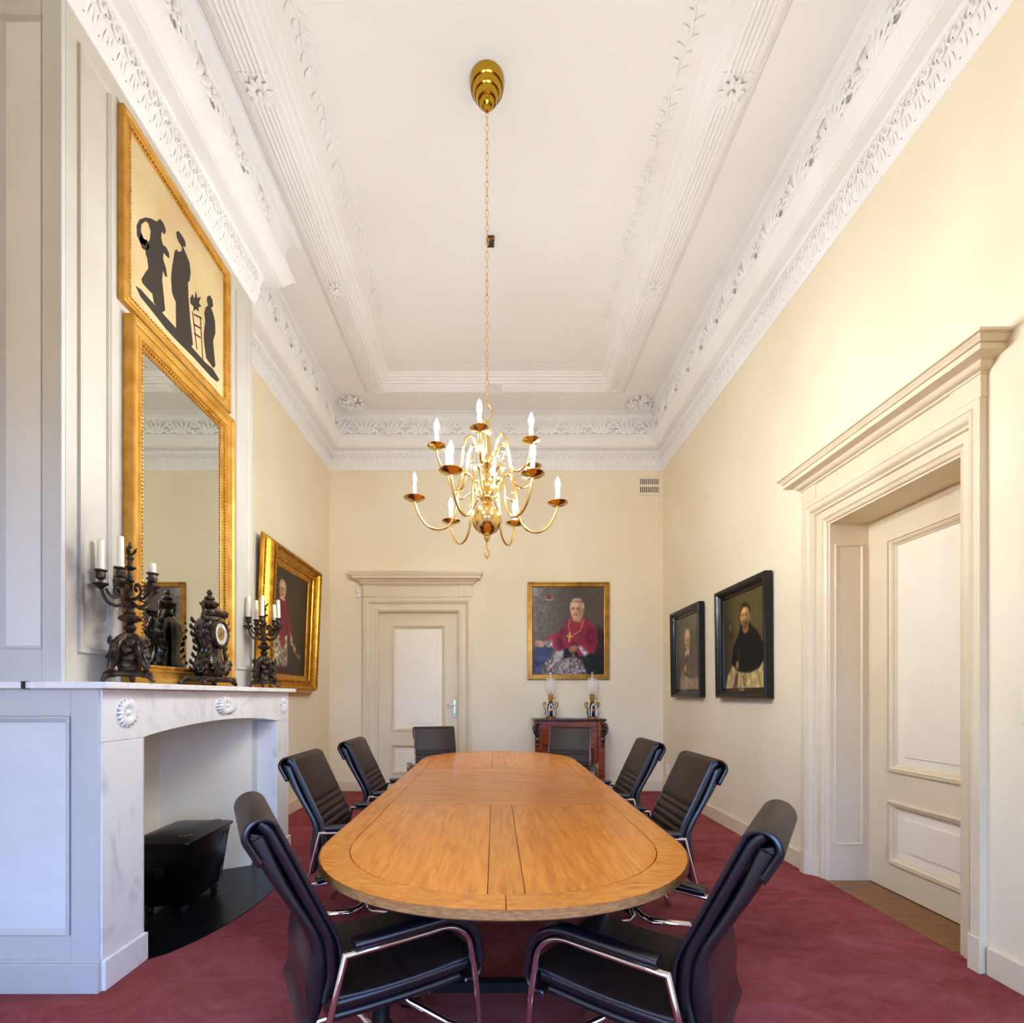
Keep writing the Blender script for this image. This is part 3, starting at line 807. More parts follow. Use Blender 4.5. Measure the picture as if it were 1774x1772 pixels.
places = [
 ((-.5485,1.589), (.866,.5), 'near left conference chair seen from behind, back to the fireplace'),
 ((.601,1.4817), (-.82,.572), 'near right conference chair seen from behind, back to the tall door'),
 ((-.90,2.83), (1,0), 'conference chair on the left side, nearest the fireplace'),
 ((.937,2.72), (-1,0), 'conference chair on the right side, the one before the deep door recess'),
 ((-.875,3.74), (1,0), 'conference chair on the left side, farther from the camera, before the gold portrait'),
 ((.946,3.655), (-1,0), 'conference chair on the right side, farther from the camera, before the black framed portraits'),
 ((-.60,5.08), (.26,-.966), 'conference chair at the far table end before the back door'),
 ((.76,5.08), (-.26,-.966), 'conference chair at the far table end before the mahogany cabinet'),
]
for i, ((x, y), (dx, dy), lab) in enumerate(places):
    th = math.atan2(dx, -dy)
    if i == 0:
        chair0.location = (x*U, y*U, 0); chair0.rotation_euler = (0,0,th); chair0['label'] = lab
    else:
        copy_thing(chair0, (x, y, 0), (0,0,th), lab)

# ------------------------------------------------------------------ marble fireplace
fp = thing('fireplace', 'white marble fireplace with arched lintel and carved rosettes', 'fireplace', (-1.65, 3.0, 0))
fp.location = (0,0,0)
FX = -1.65
lint = [(2.074,1.270),(3.95,1.270),(3.95,1.054),(3.745,1.054)]
for k in range(1, 20):
    t = k/20; lint.append((3.745 - (3.745-2.31)*t, 1.054 - .008*t + .048*math.sin(PI*t)**.8))
lint += [(2.31,1.046),(2.074,1.046)]
obj('lintel', MB().prism(lint[::-1], FX-.17, FX, lambda a, b, t: (t, a, b)), M['marble'], fp, ang=0, bevel=.002)
obj('jamb', MB().box(FX-.19, FX, 2.074, 2.318, .13, 1.044), M['marble'], fp, ang=0, bevel=.003)
obj('jamb', MB().box(FX-.19, FX, 3.742, 3.95, .13, 1.052), M['marble'], fp, ang=0, bevel=.003)
obj('plinth', MB().box(FX-.19, FX+.014, 2.074, 2.332, 0, .128), M['marble'], fp, ang=0, bevel=.003)
obj('plinth', MB().box(FX-.19, FX+.014, 3.728, 3.964, 0, .128), M['marble'], fp, ang=0, bevel=.003)
for y0, y1, x0 in ((2.04,2.155,XL-.0), (2.157,2.655,BX-.03), (2.657,3.975,BX-.03)):
    obj('shelf_slab', MB().box(x0, -1.600, y0, y1, 1.272, 1.300), M['marble'], fp, ang=0, bevel=.004)
obj('joint_clip', MB().box(-1.955,-1.940, 2.036,2.06,1.27,1.302), M['blackmetal'], fp, ang=0)
def rosette_mb(ry, rz, n=18):
    m = MB(); nr = Vector((1,0,0))
    for i in range(n):
        a = 2*PI*i/n; d = Vector((0, ry*math.cos(a), rz*math.sin(a)))
        m.petal(d*.22 + nr*.006, d, nr, d.length*.78, .082*(ry+rz)*(.8+.2*abs(math.sin(a))), .26, .0, .5, 5, w0=.35)
    rs = []
    for k in range(5):
        f = k/4
        rs.append([(.004+.016*math.sin(f*PI/2), .24*ry*math.cos(f*PI/2)*math.cos(2*PI*j/12)+.0001*math.cos(j), .24*rz*math.cos(f*PI/2)*math.sin(2*PI*j/12)) for j in range(12)])
    m.rings(rs)
    m.rings([[(0, ry*1.0*math.cos(2*PI*j/24), rz*1.0*math.sin(2*PI*j/24)) for j in range(24)], [(.004, ry*.96*math.cos(2*PI*j/24), rz*.96*math.sin(2*PI*j/24)) for j in range(24)]])
    return m
for y, z, ry, rz in ((2.211,1.166,.066,.068), (3.03,1.183,.115,.058), (3.845,1.166,.062,.062)):
    obj('rosette', rosette_mb(ry, rz), M['marble'], fp, (FX, y, z), ang=50, label='carved sunflower rosette in relief')
hp_ = [(-2.28,2.3),(-1.645,2.3)] + [(-1.645 + .235*math.sin(PI*k/24)**.62, 2.315 + 1.43*k/24) for k in range(25)] + [(-1.645,3.76),(-2.28,3.76)]
obj('hearth_slab', MB().prism(hp_, -.02, .005, lambda a, b, t: (a, b, t)), M['black'], fp, ang=0, label='polished black hearth with curved front')

# ------------------------------------------------------------------ coal box
cb = thing('coal_box', 'black lidded coal box on casters inside the fireplace', 'box', (-1.885, 2.99, 0), (0,0,.05))
mb = MB()
def rr(hx, hy, z, r=.03):
    return [(x, y, z) for x, y in [(hx-r+r*math.cos(a), hy-r+r*math.sin(a)) for a in (0, PI/4, PI/2)] + [(-hx+r+r*math.cos(a), hy-r+r*math.sin(a)) for a in (PI/2, .75*PI, PI)] +
            [(-hx+r+r*math.cos(a), -hy+r+r*math.sin(a)) for a in (PI, 1.25*PI, 1.5*PI)] + [(hx-r+r*math.cos(a), -hy+r+r*math.sin(a)) for a in (1.5*PI, 1.75*PI, 2*PI)]]
mb.rings([rr(.115,.185,.045), rr(.125,.195,.06), rr(.172,.252,.408)])
for s in (-1, 1):
    for k in range(4): mb.tube([(.118 + .0485*t, .21 + .0 + s*0 - .035*k + (.0), .08 + .30*t) for t in (0, 1)], .004, n=5)
obj('body', mb, M['lacquer'], cb)
lid = obj('lid', MB().rings([rr(.180,.260,.408), rr(.184,.264,.416), rr(.182,.262,.424), rr(.160,.235,.432), rr(.12,.18,.446), rr(.06,.10,.456)]), M['lacquer'], cb, ang=40)
for y in (-.16, .17):
    m = MB()
    for i in range(6):
        a = 2*PI*i/6
        m.petal((.10+.008*math.cos(a), y+.008*math.sin(a), .441), (math.cos(a), math.sin(a), 0), (.3,0,1), .03, .009, .2, .1, .3, 3)
    obj('lid_ornament', m, M['golddark'], lid, label='small gilt leaf ornament')
m = MB().lathe([(.028,0),(.028,.006),(.012,.010)], 12, M=Matrix.Translation((0,-.225,.26)) @ Matrix.Rotation(PI/2,4,'X'))
m.tube([(.024*math.cos(a), -.240, .25+.024*math.sin(a)) for a in [2*PI*k/12 for k in range(12)]], .004, n=6, loop=True)
obj('ring_handle', m, M['lacquer'], cb)
for sx in (-1, 1):
    for sy in (-1, 1):
        obj('caster', MB().lathe([(.012,.05),(.012,.036),(.02,.03),(.022,.018),(.016,.002),(.006,.0)], 10, (sx*.095, sy*.165, .0045)), M['blackmetal'], cb)

# ------------------------------------------------------------------ mirror and silhouette picture on the breast
def beads(w, h, inset, d, r, pitch):
    m = MB()
    a, b = w/2 - inset, h/2 - inset
    for (x0,z0),(x1,z1) in (((-a,-b),(a,-b)),((a,-b),(a,b)),((a,b),(-a,b)),((-a,b),(-a,-b))):
        n = max(1, int(math.hypot(x1-x0, z1-z0)/pitch))
        for k in range(n): m.sphere((x0+(x1-x0)*k/n, -d, z0+(z1-z0)*k/n), r, 5, 4)
    return m
mr_ = thing('mirror', 'tall gilt framed mirror standing on the mantelpiece', 'mirror', (BX, 2.882, 2.2075), (0,0,PI/2))
w, h = .944, 1.808
obj('frame', MB().frame(w, h, [(0,.001),(0,.052),(.006,.058),(.016,.058),(.022,.052),(.030,.048),(.034,.040),(.060,.034),(.066,.040),(.072,.040),(.078,.030),(.096,.024),(.102,.012),(.102,.001)]), M['goldmatt'], mr_, ang=25)
obj('bead_moulding', beads(w, h, .088, .030, .0085, .0195), M['gold'], mr_, ang=60, kind='stuff')
for s in (-1, 1): obj('corner_foot', MB().box(s*(w/2-.05)-.055, s*(w/2-.05)+.055, -.064, 0, -h/2-.002, -h/2+.06), M['goldmatt'], mr_, ang=0, bevel=.003)
obj('glass', MB().box(-w/2+.095, w/2-.095, -.014, -.004, -h/2+.095, h/2-.095), M['mirror'], mr_, ang=0)
sp_ = thing('silhouette_picture', 'gilt framed picture of black classical figures above the mirror', 'picture', (BX, 2.86, 3.625), (0,0,PI/2))
w, h = .966, .945
obj('frame', MB().frame(w, h, [(0,.001),(0,.030),(.005,.034),(.014,.034),(.020,.028),(.030,.026),(.036,.030),(.044,.026),(.060,.014),(.060,.001)]), M['goldmatt'], sp_, ang=25)
obj('bead_moulding', beads(w, h, .052, .022, .0075, .0185), M['gold'], sp_, ang=60, kind='stuff')
obj('canvas', MB().box(-w/2+.05, w/2-.05, -.010, -.002, -h/2+.05, h/2-.05), M['canvas'], sp_, ang=0)
SA = [(-0.223,0.151),(-0.195,0.193),(-0.167,0.195),(-0.147,0.176),(-0.159,0.141),(-0.183,0.135),(-0.186,0.097),(-0.172,0.073),(-0.147,0.084),(-0.123,0.074),(-0.118,0.046),(-0.139,0.038),(-0.167,0.035),(-0.172,-0.002),(-0.147,-0.034),(-0.138,-0.074),(-0.156,-0.084),(-0.172,-0.065),(-0.179,-0.125),(-0.167,-0.189),(-0.154,-0.27),(-0.179,-0.301),(-0.218,-0.305),(-0.244,-0.299),(-0.256,-0.262),(-0.286,-0.266),(-0.329,-0.266),(-0.336,-0.252),(-0.307,-0.193),(-0.286,-0.154),(-0.293,-0.109),(-0.307,-0.092),(-0.293,-0.038),(-0.274,0.01),(-0.268,0.057),(-0.286,0.081),(-0.307,0.072),(-0.336,0.028),(-0.34,-0.011),(-0.322,-0.029),(-0.293,-0.018),(-0.307,-0.053),(-0.343,-0.074),(-0.368,-0.057),(-0.37,-0.01),(-0.35,0.039),(-0.307,0.092),(-0.264,0.128)]
SB = [(-0.061,0.247),(-0.038,0.276),(-0.011,0.276),(0.016,0.273),(0.028,0.256),(0.016,0.23),(-0.002,0.222),(0.025,0.207),(0.062,0.182),(0.073,0.134),(0.062,0.072),(0.047,0.054),(0.052,-0.034),(0.071,-0.158),(0.096,-0.279),(0.081,-0.302),(0.007,-0.309),(-0.061,-0.302),(-0.064,-0.15),(-0.081,-0.142),(-0.098,-0.122),(-0.105,-0.051),(-0.095,0.023),(-0.081,0.09),(-0.073,0.13),(-0.055,0.155),(-0.043,0.151),(-0.015,0.18),(-0.008,0.206),(-0.026,0.212),(-0.043,0.213),(-0.055,0.224)]
SG = [(-0.377,-0.32),(-0.343,-0.308),(-0.286,-0.307),(-0.179,-0.301),(-0.064,-0.299),(0.081,-0.302),(0.22,-0.301),(0.306,-0.287),(0.381,-0.308),(0.351,-0.34),(0.284,-0.351),(0.1,-0.353),(-0.047,-0.364),(-0.147,-0.367),(-0.256,-0.355),(-0.343,-0.348)]
SP_ = [(0.066,-0.029),(0.09,0.02),(0.11,0.007),(0.123,0.065),(0.139,0.036),(0.175,0.071),(0.155,0.019),(0.179,0.014),(0.149,-0.015),(0.155,-0.035),(0.123,-0.047),(0.1,-0.077),(0.1,-0.048),(0.071,-0.053)]
SC = [(0.241,0.125),(0.273,0.16),(0.299,0.153),(0.306,0.115),(0.284,0.091),(0.306,0.071),(0.328,0.037),(0.333,-0.035),(0.306,-0.105),(0.317,-0.172),(0.333,-0.25),(0.306,-0.28),(0.263,-0.272),(0.231,-0.269),(0.21,-0.198),(0.204,-0.142),(0.22,-0.045),(0.21,-0.004),(0.224,0.044),(0.252,0.08),(0.237,0.097)]
SL_ = [(0.09,-0.085),(0.135,-0.281),(0.169,-0.06),(0.195,-0.299),(0.1,-0.154),(0.169,-0.126),(0.106,-0.204),(0.171,-0.184),(0.104,-0.092),(0.183,-0.055)]
fl = lambda a, b, t: (a, t, b)
for pl, lab in ((SA, 'dancing figure with billowing veil'), (SB, 'tall standing figure'), (SC, 'small standing figure')):
    mb = MB().prism(pl, -.0108, -.0095, fl)
    if pl is SA: mb.prism([(-.352,-.066),(-.338,-.018),(-.322,-.029),(-.300,-.020),(-.290,-.012),(-.278,-.040),(-.300,-.075),(-.330,-.090)], -.0108, -.0095, fl)
    obj('painted_figure', mb, M['ink'], sp_, ang=0, label=lab)
obj('painted_ground', MB().prism(SG, -.0106, -.0095, fl), M['ink'], sp_, ang=0)
mb = MB().prism(SP_, -.0107, -.0095, fl)
for k in range(0, 10, 2):
    (x0, z0), (x1, z1) = SL_[k], SL_[k+1]
    d = Vector((x1-x0, z1-z0)).normalized(); n = Vector((-d.y, d.x))*.005
    mb.prism([(x0+n.x,z0+n.y),(x0-n.x,z0-n.y),(x1-n.x,z1-n.y),(x1+n.x,z1+n.y)], -.0107, -.0095, fl)
obj('painted_tripod', mb, M['ink'], sp_, ang=0)

# ------------------------------------------------------------------ portraits (flat paintings, colours laid on a fine grid)
class Paint:
    def __init__(s, nx, ny, bg, noise=.10, seed=1):
        s.nx, s.ny = nx, ny
        s.u, s.v = np.meshgrid(np.linspace(0,1,nx), np.linspace(0,1,ny))
        s.c = np.ones((ny, nx, 3)) * np.array(bg, float)
        s.r = np.random.default_rng(seed); s.asp = ny/nx
    def n(s, f):
        k = s.r.standard_normal((f+2, f+2))
        gu, gv = s.u*f, s.v*f
        i, j = np.minimum(gu.astype(int), f), np.minimum(gv.astype(int), f); a, b = gu-i, gv-j
        a = a*a*(3-2*a); b = b*b*(3-2*b)
        return (k[j,i]*(1-a)+k[j,i+1]*a)*(1-b) + (k[j+1,i]*(1-a)+k[j+1,i+1]*a)*b
    def lay(s, m, col, var=0.0, f=14):
        col = np.array(col, float)
        c = np.clip(col[None,None]*(1 + var*s.n(f)[...,None]), 0, 255)
        m = np.clip(m, 0, 1)[...,None]
        s.c = s.c*(1-m) + c*m
    def ell(s, cx, cy, rx, ry, col, soft=.15, rot=0, var=0.05, f=12, a=1):
        du, dv = s.u-cx, (s.v-cy)*s.asp; ry *= s.asp
        x = du*math.cos(rot)+dv*math.sin(rot); y = -du*math.sin(rot)+dv*math.cos(rot)
        d = np.sqrt((x/rx)**2 + (y/ry)**2)
        s.lay(a*np.clip((1+soft-d)/(2*soft), 0, 1), col, var, f)
    def poly(s, pts, col, soft=.012, var=.08, f=16, a=1):
        inside = np.zeros_like(s.u, bool); dist = np.full_like(s.u, 9.0)
        n = len(pts)
        for i in range(n):
            x0, y0 = pts[i]; x1, y1 = pts[(i+1) % n]
            if y0 != y1:
                cond = ((y0 > s.v) != (y1 > s.v)) & (s.u < (x1-x0)*(s.v-y0)/(y1-y0) + x0)
                inside ^= cond
            ex, ey = x1-x0, y1-y0; L2 = ex*ex+ey*ey+1e-9
            t = np.clip(((s.u-x0)*ex+(s.v-y0)*ey)/L2, 0, 1)
            dist = np.minimum(dist, np.hypot(s.u-x0-t*ex, s.v-y0-t*ey))
        sd = np.where(inside, dist, -dist)
        s.lay(a*np.clip(.5 + sd/(2*soft), 0, 1), col, var, f)
    def line(s, pts, w, col, a=1):
        for (x0,y0),(x1,y1) in zip(pts, pts[1:]):
            ex, ey = x1-x0, y1-y0; L2 = ex*ex+ey*ey+1e-9
            t = np.clip(((s.u-x0)*ex+(s.v-y0)*ey)/L2, 0, 1)
            d = np.hypot(s.u-x0-t*ex, (s.v-y0-t*ey)*s.asp)
            s.lay(a*np.clip(1.5 - d/w, 0, 1), col)
    def mesh(s, name, w, h, y):
        X = (s.u-.5)*w*U; Z = (.5-s.v)*h*U
        vs = np.stack([X, np.full_like(X, y*U), Z], -1).reshape(-1,3)
        idx = np.arange(s.nx*s.ny).reshape(s.ny, s.nx)
        q = np.stack([idx[1:,:-1], idx[1:,1:], idx[:-1,1:], idx[:-1,:-1]], -1).reshape(-1,4)
        me = bpy.data.meshes.new(name)
        me.vertices.add(len(vs)); me.vertices.foreach_set('co', vs.ravel())
        me.loops.add(q.size); me.loops.foreach_set('vertex_index', q.ravel())
        me.polygons.add(len(q)); me.polygons.foreach_set('loop_start', np.arange(0, q.size, 4)); me.polygons.foreach_set('loop_total', np.full(len(q), 4))
        me.update(); me.validate()
        c = np.clip(s.c/255, 0, 1); lin = np.where(c <= .04045, c/12.92, ((c+.055)/1.055)**2.4)
        ca = me.color_attributes.new('paint', 'FLOAT_COLOR', 'POINT')
        ca.data.foreach_set('color', np.concatenate([lin.reshape(-1,3), np.ones((len(vs),1))], 1).ravel())
        me.materials.append(M['paint'])
        return me
def face(P, cx, cy, rx, ry, skin, turn=0.0, hair=None, beard=None, bald=False):
    dk = [c*.62 for c in skin]; lt = [min(255, c*1.14) for c in skin]
    P.ell(cx, cy, rx, ry, skin, .12)
    P.ell(cx+rx*.45*(1 if turn <= 0 else -1), cy+ry*.1, rx*.5, ry*.85, dk, .6, a=.55)
    P.ell(cx-rx*.2, cy-ry*.45, rx*.55, ry*.3, lt, .8, a=.7)
    for s in (-1, 1):
        ex = cx + turn*rx + s*rx*.36
        P.ell(ex, cy-ry*.05, rx*.20, ry*.075, [c*.5 for c in skin], .6, a=.8)
        P.ell(ex, cy-ry*.045, rx*.09, ry*.045, (35,25,20), .4, a=.9)
        P.line([(ex-rx*.2, cy-ry*.16), (ex+rx*.2, cy-ry*.18)], rx*.07, [c*.4 for c in skin], .6)
    P.line([(cx+turn*rx*1.2, cy-ry*.02), (cx+turn*rx*1.5-rx*.05, cy+ry*.28), (cx+turn*rx+rx*.1, cy+ry*.32)], rx*.08, dk, .7)
    P.line([(cx+turn*rx-rx*.25, cy+ry*.52), (cx+turn*rx+rx*.28, cy+ry*.51)], rx*.08, (120,60,50), .8)
    P.ell(cx+turn*rx-rx*.1, cy+ry*.1, rx*.1, ry*.15, lt, .7, a=.6)
    if beard:
        P.poly([(cx-rx*.75,cy+ry*.35),(cx-rx*.3,cy+ry*.42),(cx+turn*rx,cy+ry*.40),(cx+rx*.4,cy+ry*.42),(cx+rx*.8,cy+ry*.2),(cx+rx*.55,cy+ry*.95),(cx+turn*rx,cy+ry*1.2),(cx-rx*.5,cy+ry*.9)], beard, rx*.2, a=.85)
        P.line([(cx+turn*rx-rx*.18, cy+ry*.55), (cx+turn*rx+rx*.2, cy+ry*.54)], rx*.07, (130,70,55), .8)
    if hair:
        P.poly([(cx-rx*1.05,cy+ry*.0),(cx-rx*1.05,cy-ry*.55),(cx-rx*.5,cy-ry*1.08),(cx+rx*.4,cy-ry*1.08),(cx+rx*1.05,cy-ry*.6),(cx+rx*1.1,cy+ry*.15),(cx+rx*.85,cy+ry*.1),(cx+rx*.8,cy-ry*.4),(cx+rx*.3,cy-ry*.72),(cx-rx*.45,cy-ry*.72),(cx-rx*.85,cy-ry*.4)], hair, rx*.12)
    P.ell(cx+rx*1.0*(1 if turn <= 0 else -1), cy+ry*.05, rx*.13, ry*.2, dk, .4)
def hand(P, cx, cy, s, rot, skin):
    P.ell(cx, cy, s*.6, s*.42, skin, .25, rot)
    for k in range(4):
        o = (k-1.5)*s*.24
        dx, dy = math.cos(rot), math.sin(rot)
        x0, y0 = cx - dy*o + dx*s*.3, cy + (dx*o + dy*s*.3)/P.asp
        P.line([(x0, y0), (x0+dx*s*(.75-.1*abs(k-1.4)), y0+dy*s*(.7-.1*abs(k-1.4))/P.asp)], s*.095, [c*(.86+.05*k) for c in skin])
    P.line([(cx, cy), (cx+math.cos(rot+.9)*s*.75, cy+math.sin(rot+.9)*s*.7/P.asp)], s*.1, skin)

def framed(name, label, loc, rot, w, h, prof, inner, P, mat_f, y_c):
    t = thing(name, label, 'picture', loc, rot)
    obj('frame', MB().frame(w, h, prof), mat_f, t, ang=25)
    obj('backboard', MB().box(-w/2+.01, w/2-.01, -.004, -.001, -h/2+.01, h/2-.01), M['browncard'], t, ang=0)
    put('canvas', P.mesh(name + '_canvas', w-2*inner, h-2*inner, y_c), t)
    return t

# (1) seated prelate in crimson, back wall
P = Paint(190, 228, (80,70,62), seed=3)
P.lay(np.clip(.95-1.5*P.u, 0, 1)*np.clip(1.2-P.v*.9, 0, 1), (122,118,116), .09, 34)
P.lay(np.clip(P.u*1.3-.45, 0, 1)*.8, (92,78,66), .06, 6)
P.ell(.03, .02, .07, .05, (190,190,195), .9, .8, a=.6)
P.poly([(0,.70),(.14,.66),(.32,.70),(.2,.84),(.06,1.02),(-.02,1.02)], (64,76,112), .03, .2)
P.poly([(.60,.74),(.82,.72),(1.02,.76),(1.02,1.02),(.55,1.02)], (24,28,26), .02, .2)
P.poly([(.90,.45),(1.02,.5),(1.02,.8),(.85,.78)], (52,34,34), .03, .1)
P.poly([(.10,1.02),(.18,.86),(.30,.76),(.40,.70),(.56,.78),(.68,.84),(.78,1.02)], (132,120,122), .02, .30, 46)
P.poly([(.33,.72),(.43,.70),(.41,.80),(.28,.88)], (168,164,170), .02, .1)
P.poly([(.55,.325),(.50,.37),(.44,.44),(.33,.53),(.20,.57),(.18,.63),(.30,.70),(.36,.73),(.46,.70),(.56,.69),(.66,.80),(.78,.76),(.86,.76),(.905,.62),(.88,.47),(.80,.38),(.72,.345),(.64,.335)], (146,42,66), .014, .10, 12)
P.poly([(.40,.50),(.33,.60),(.36,.72),(.46,.70),(.42,.60)], (96,26,46), .03, .1)
P.poly([(.78,.45),(.74,.62),(.82,.75),(.90,.62),(.86,.48)], (112,28,50), .035, .1)
P.ell(.64, .40, .08, .05, (172,60,84), .9, a=.6)
P.poly([(.63,.68),(.68,.675),(.78,.76),(.72,.79)], (178,172,172), .015, .25, 50)
P.poly([(.17,.62),(.27,.60),(.29,.69),(.20,.68)], (170,160,160), .015, .25, 50)
hand(P, .12, .65, .085, PI+.1, (196,146,128))
P.poly([(.44,.70),(.53,.70),(.55,.80),(.43,.82)], (30,24,28), .012)
hand(P, .58, .70, .075, 2.6, (170,120,84))
P.line([(.52,.37),(.50,.44),(.53,.54),(.52,.60)], .006, (190,150,80), .9); P.line([(.72,.37),(.66,.50),(.56,.55)], .006, (190,150,80), .9)
P.line([(.515,.53),(.51,.62)], .014, (206,160,70)); P.line([(.485,.56),(.55,.565)], .012, (206,160,70))
P.line([(.57,.375),(.66,.385)], .012, (196,176,172), .8)
P.ell(.62, .34, .07, .05, (176,132,106), .3)
face(P, .62, .255, .092, .115, (206,164,128), -.22, (196,190,182))
P.poly([(.54,.165),(.60,.145),(.70,.15),(.72,.19),(.62,.175)], (150,56,60), .012, a=.6)
P.poly([(.20,.09),(.25,.09),(.25,.13),(.225,.145),(.20,.13)], (160,50,52), .008); P.line([(.18,.145),(.28,.145)], .006, (170,165,160))
P.line([(.17,.1),(.19,.13)], .005, (170,165,160), .6); P.line([(.26,.1),(.29,.14)], .005, (170,165,160), .6)
for k in range(5): P.line([(.84+.022*k,.055+.004*(k%2)),(.85+.022*k,.068)], .004, (60,50,44), .8)
framed('prelate_portrait', 'gilt framed portrait of seated person in crimson cape above the cabinet', (.9635, ZB, 2.094), (0,0,0), 1.066, 1.270,
       [(0,.001),(0,.034),(.006,.040),(.018,.040),(.026,.030),(.036,.030),(.040,.034),(.054,.034),(.060,.022),(.066,.020),(.068,.008)], .064, P, M['golddark'], -.012)
# (2) standing prelate, large gold frame on the left wall
P = Paint(150, 172, (52,42,30), seed=4)
P.ell(.6, .3, .6, .5, (74,60,42), .9, a=.7)
P.poly([(.10,.34),(.20,.26),(.36,.28),(.48,.40),(.54,.56),(.58,.66),(.50,.70),(.46,.62),(.44,.68),(.30,.72),(.10,.70),(.04,.5)], (112,30,36), .02, .12)
P.poly([(.08,.64),(.44,.62),(.48,.94),(.06,.95)], (170,156,128), .015, .35, 40)
for k in range(9): P.line([(.10+.042*k,.66),(.09+.045*k,.93)], .008, (110,96,76), .6)
P.poly([(.05,.93),(.50,.92),(.52,1.0),(.03,1.0)], (70,26,36), .02, .2)
P.poly([(.22,.60),(.36,.56),(.40,.70),(.33,.76),(.25,.70)], (128,40,50), .02, .1)
P.poly([(.50,.58),(.58,.62),(.62,.70),(.55,.70)], (180,160,130), .012, .3, 40)
hand(P, .64, .725, .06, .6, (200,150,104))
P.poly([(.66,.76),(.86,.79),(.84,.83),(.68,.80)], (118,92,60), .01)
face(P, .27, .20, .085, .085, (206,156,108), .2, (170,150,128))
P.line([(.22,.285),(.33,.29)], .01, (200,180,160))
lp = framed('gold_portrait', 'ornate gold framed portrait of standing person in red cape, left wall', (XL, 5.09, 1.985), (0,0,PI/2), 1.32, 1.478,
       [(0,.001),(0,.012),(.012,.020),(.022,.028),(.030,.042),(.046,.060),(.058,.080),(.066,.104),(.082,.112),(.098,.106),(.106,.092),(.124,.072),(.146,.060),(.152,.064),(.160,.060),(.166,.048),(.190,.038),(.208,.034),(.216,.028),(.222,.018)], .216, P, M['gold'], -.020)
lp.rotation_euler = (math.radians(2.4), 0, PI/2)
lp.location = ((XL + .003)*U, 5.09*U, 1.985*U)
lp.location.x += .031*U
m = MB(); r = random.Random(2)
def along(w, h, inset, d, pitch, fn):
    a, b = w/2-inset, h/2-inset
    for (x0,z0),(x1,z1) in (((-a,-b),(a,-b)),((a,-b),(a,b)),((a,b),(-a,b)),((-a,b),(-a,-b))):
        L = math.hypot(x1-x0, z1-z0); n = max(1, int(L/pitch)); e = Vector(((x1-x0)/L, 0, (z1-z0)/L))
        for k in range(n): fn(Vector((x0,-d,z0)) + e*(L*(k+.5)/n), e)
along(1.32, 1.478, .082, .108, .046, lambda p, e: m.petal(p - e*.03, e + Vector((0,-.1,0)), (0,-1,0), .058, .019, .22, .1, .5, 3))
along(1.32, 1.478, .030, .034, .034, lambda p, e: m.petal(p - e*.02, e, (0,-1,0), .044, .013, .25, .05, .5, 3))
along(1.32, 1.478, .112, .080, .030, lambda p, e: m.petal(p - e*.0, e.cross(Vector((0,1,0)))*-1 + e*.3, (0,-1,0), .04, .014, .3, .1, .5, 3))
along(1.32, 1.478, .150, .062, .034, lambda p, e: m.petal(p - e*.012, e + e.cross(Vector((0,1,0)))*.5, (0,-1,0), .036, .014, .4, .15, .5, 3))
obj('carved_ornament', m, M['gold'], lp, ang=60, kind='stuff')
# (3) monk in black cape, larger ebonised frame on the right wall
EB = [(0,.001),(0,.060),(.004,.068),(.018,.070),(.026,.062),(.034,.062),(.044,.048),(.056,.044),(.062,.034),(.078,.026),(.086,.028),(.092,.012)]
P = Paint(150, 190, (74,64,38), seed=5)
P.ell(.62, .25, .45, .35, (104,90,52), .9, a=.8)
P.lay(np.clip(.35-P.u, 0, 1)*1.6, (48,40,24), .05)
P.poly([(.02,1.02),(.10,.84),(.24,.74),(.40,.78),(.60,.82),(.80,.74),(.96,.70),(1.02,.78),(1.02,1.02)], (190,164,112), .02, .12)
for x0, x1 in ((.44,.40),(.55,.54),(.66,.70),(.82,.90),(.30,.22)): P.line([(x0,.84),(x1,1.0)], .012, (120,98,60), .6)
P.poly([(.22,1.0),(.30,.86),(.38,.80),(.34,1.0)], (90,72,46), .02)
P.poly([(.44,.30),(.52,.34),(.62,.26),(.70,.36),(.84,.44),(.96,.58),(1.0,.70),(.86,.80),(.66,.84),(.44,.83),(.32,.80),(.20,.72),(.26,.54),(.38,.44),(.42,.38)], (12,12,11), .014, .1)
P.ell(.56, .38, .07, .05, (160,116,66), .3)
face(P, .555, .245, .115, .125, (208,158,96), -.18, (40,28,20), (84,54,30))
P.poly([(.36,.58),(.42,.56),(.42,.70),(.36,.74)], (52,38,24), .012)
hand(P, .35, .74, .07, 1.5, (150,106,62))
P.line([(.52,.84),(.49,.90),(.53,.98)], .008, (70,52,36)); P.line([(.45,.86),(.58,.93)], .006, (80,60,40))
P.ell(.18, .32, .075, .07, (44,36,22), .2, a=.8); P.ell(.18, .33, .05, .045, (88,74,46), .3, a=.8); P.line([(.155,.29),(.165,.36)], .008, (130,114,84), .8); P.line([(.2,.29),(.2,.36)], .008, (130,114,84), .8)
P.poly([(.12,.41),(.27,.40),(.26,.45),(.13,.46)], (52,42,26), .015, a=.8)
pk = framed('monk_portrait', 'black framed portrait of bearded person in black cape and white robe', (XR, 4.337, 1.729), (0,0,-PI/2), .886, 1.012, EB, .086, P, M['ebony'], -.014)
obj('name_plate', MB().box(-.045, .045, -.034, -.030, -.474+.03, -.474+.055), M['golddark'], pk, ang=0, label='small tarnished brass plate')
pk.rotation_euler = (math.radians(.8), 0, -PI/2); pk.location.x -= .009*U
P = Paint(140, 180, (92,82,60), seed=6)
P.lay(np.clip(1-P.v*1.6, 0, 1), (108,98,76), .1, 8)
P.ell(.2, .25, .2, .2, (120,110,90), .9, a=.4)
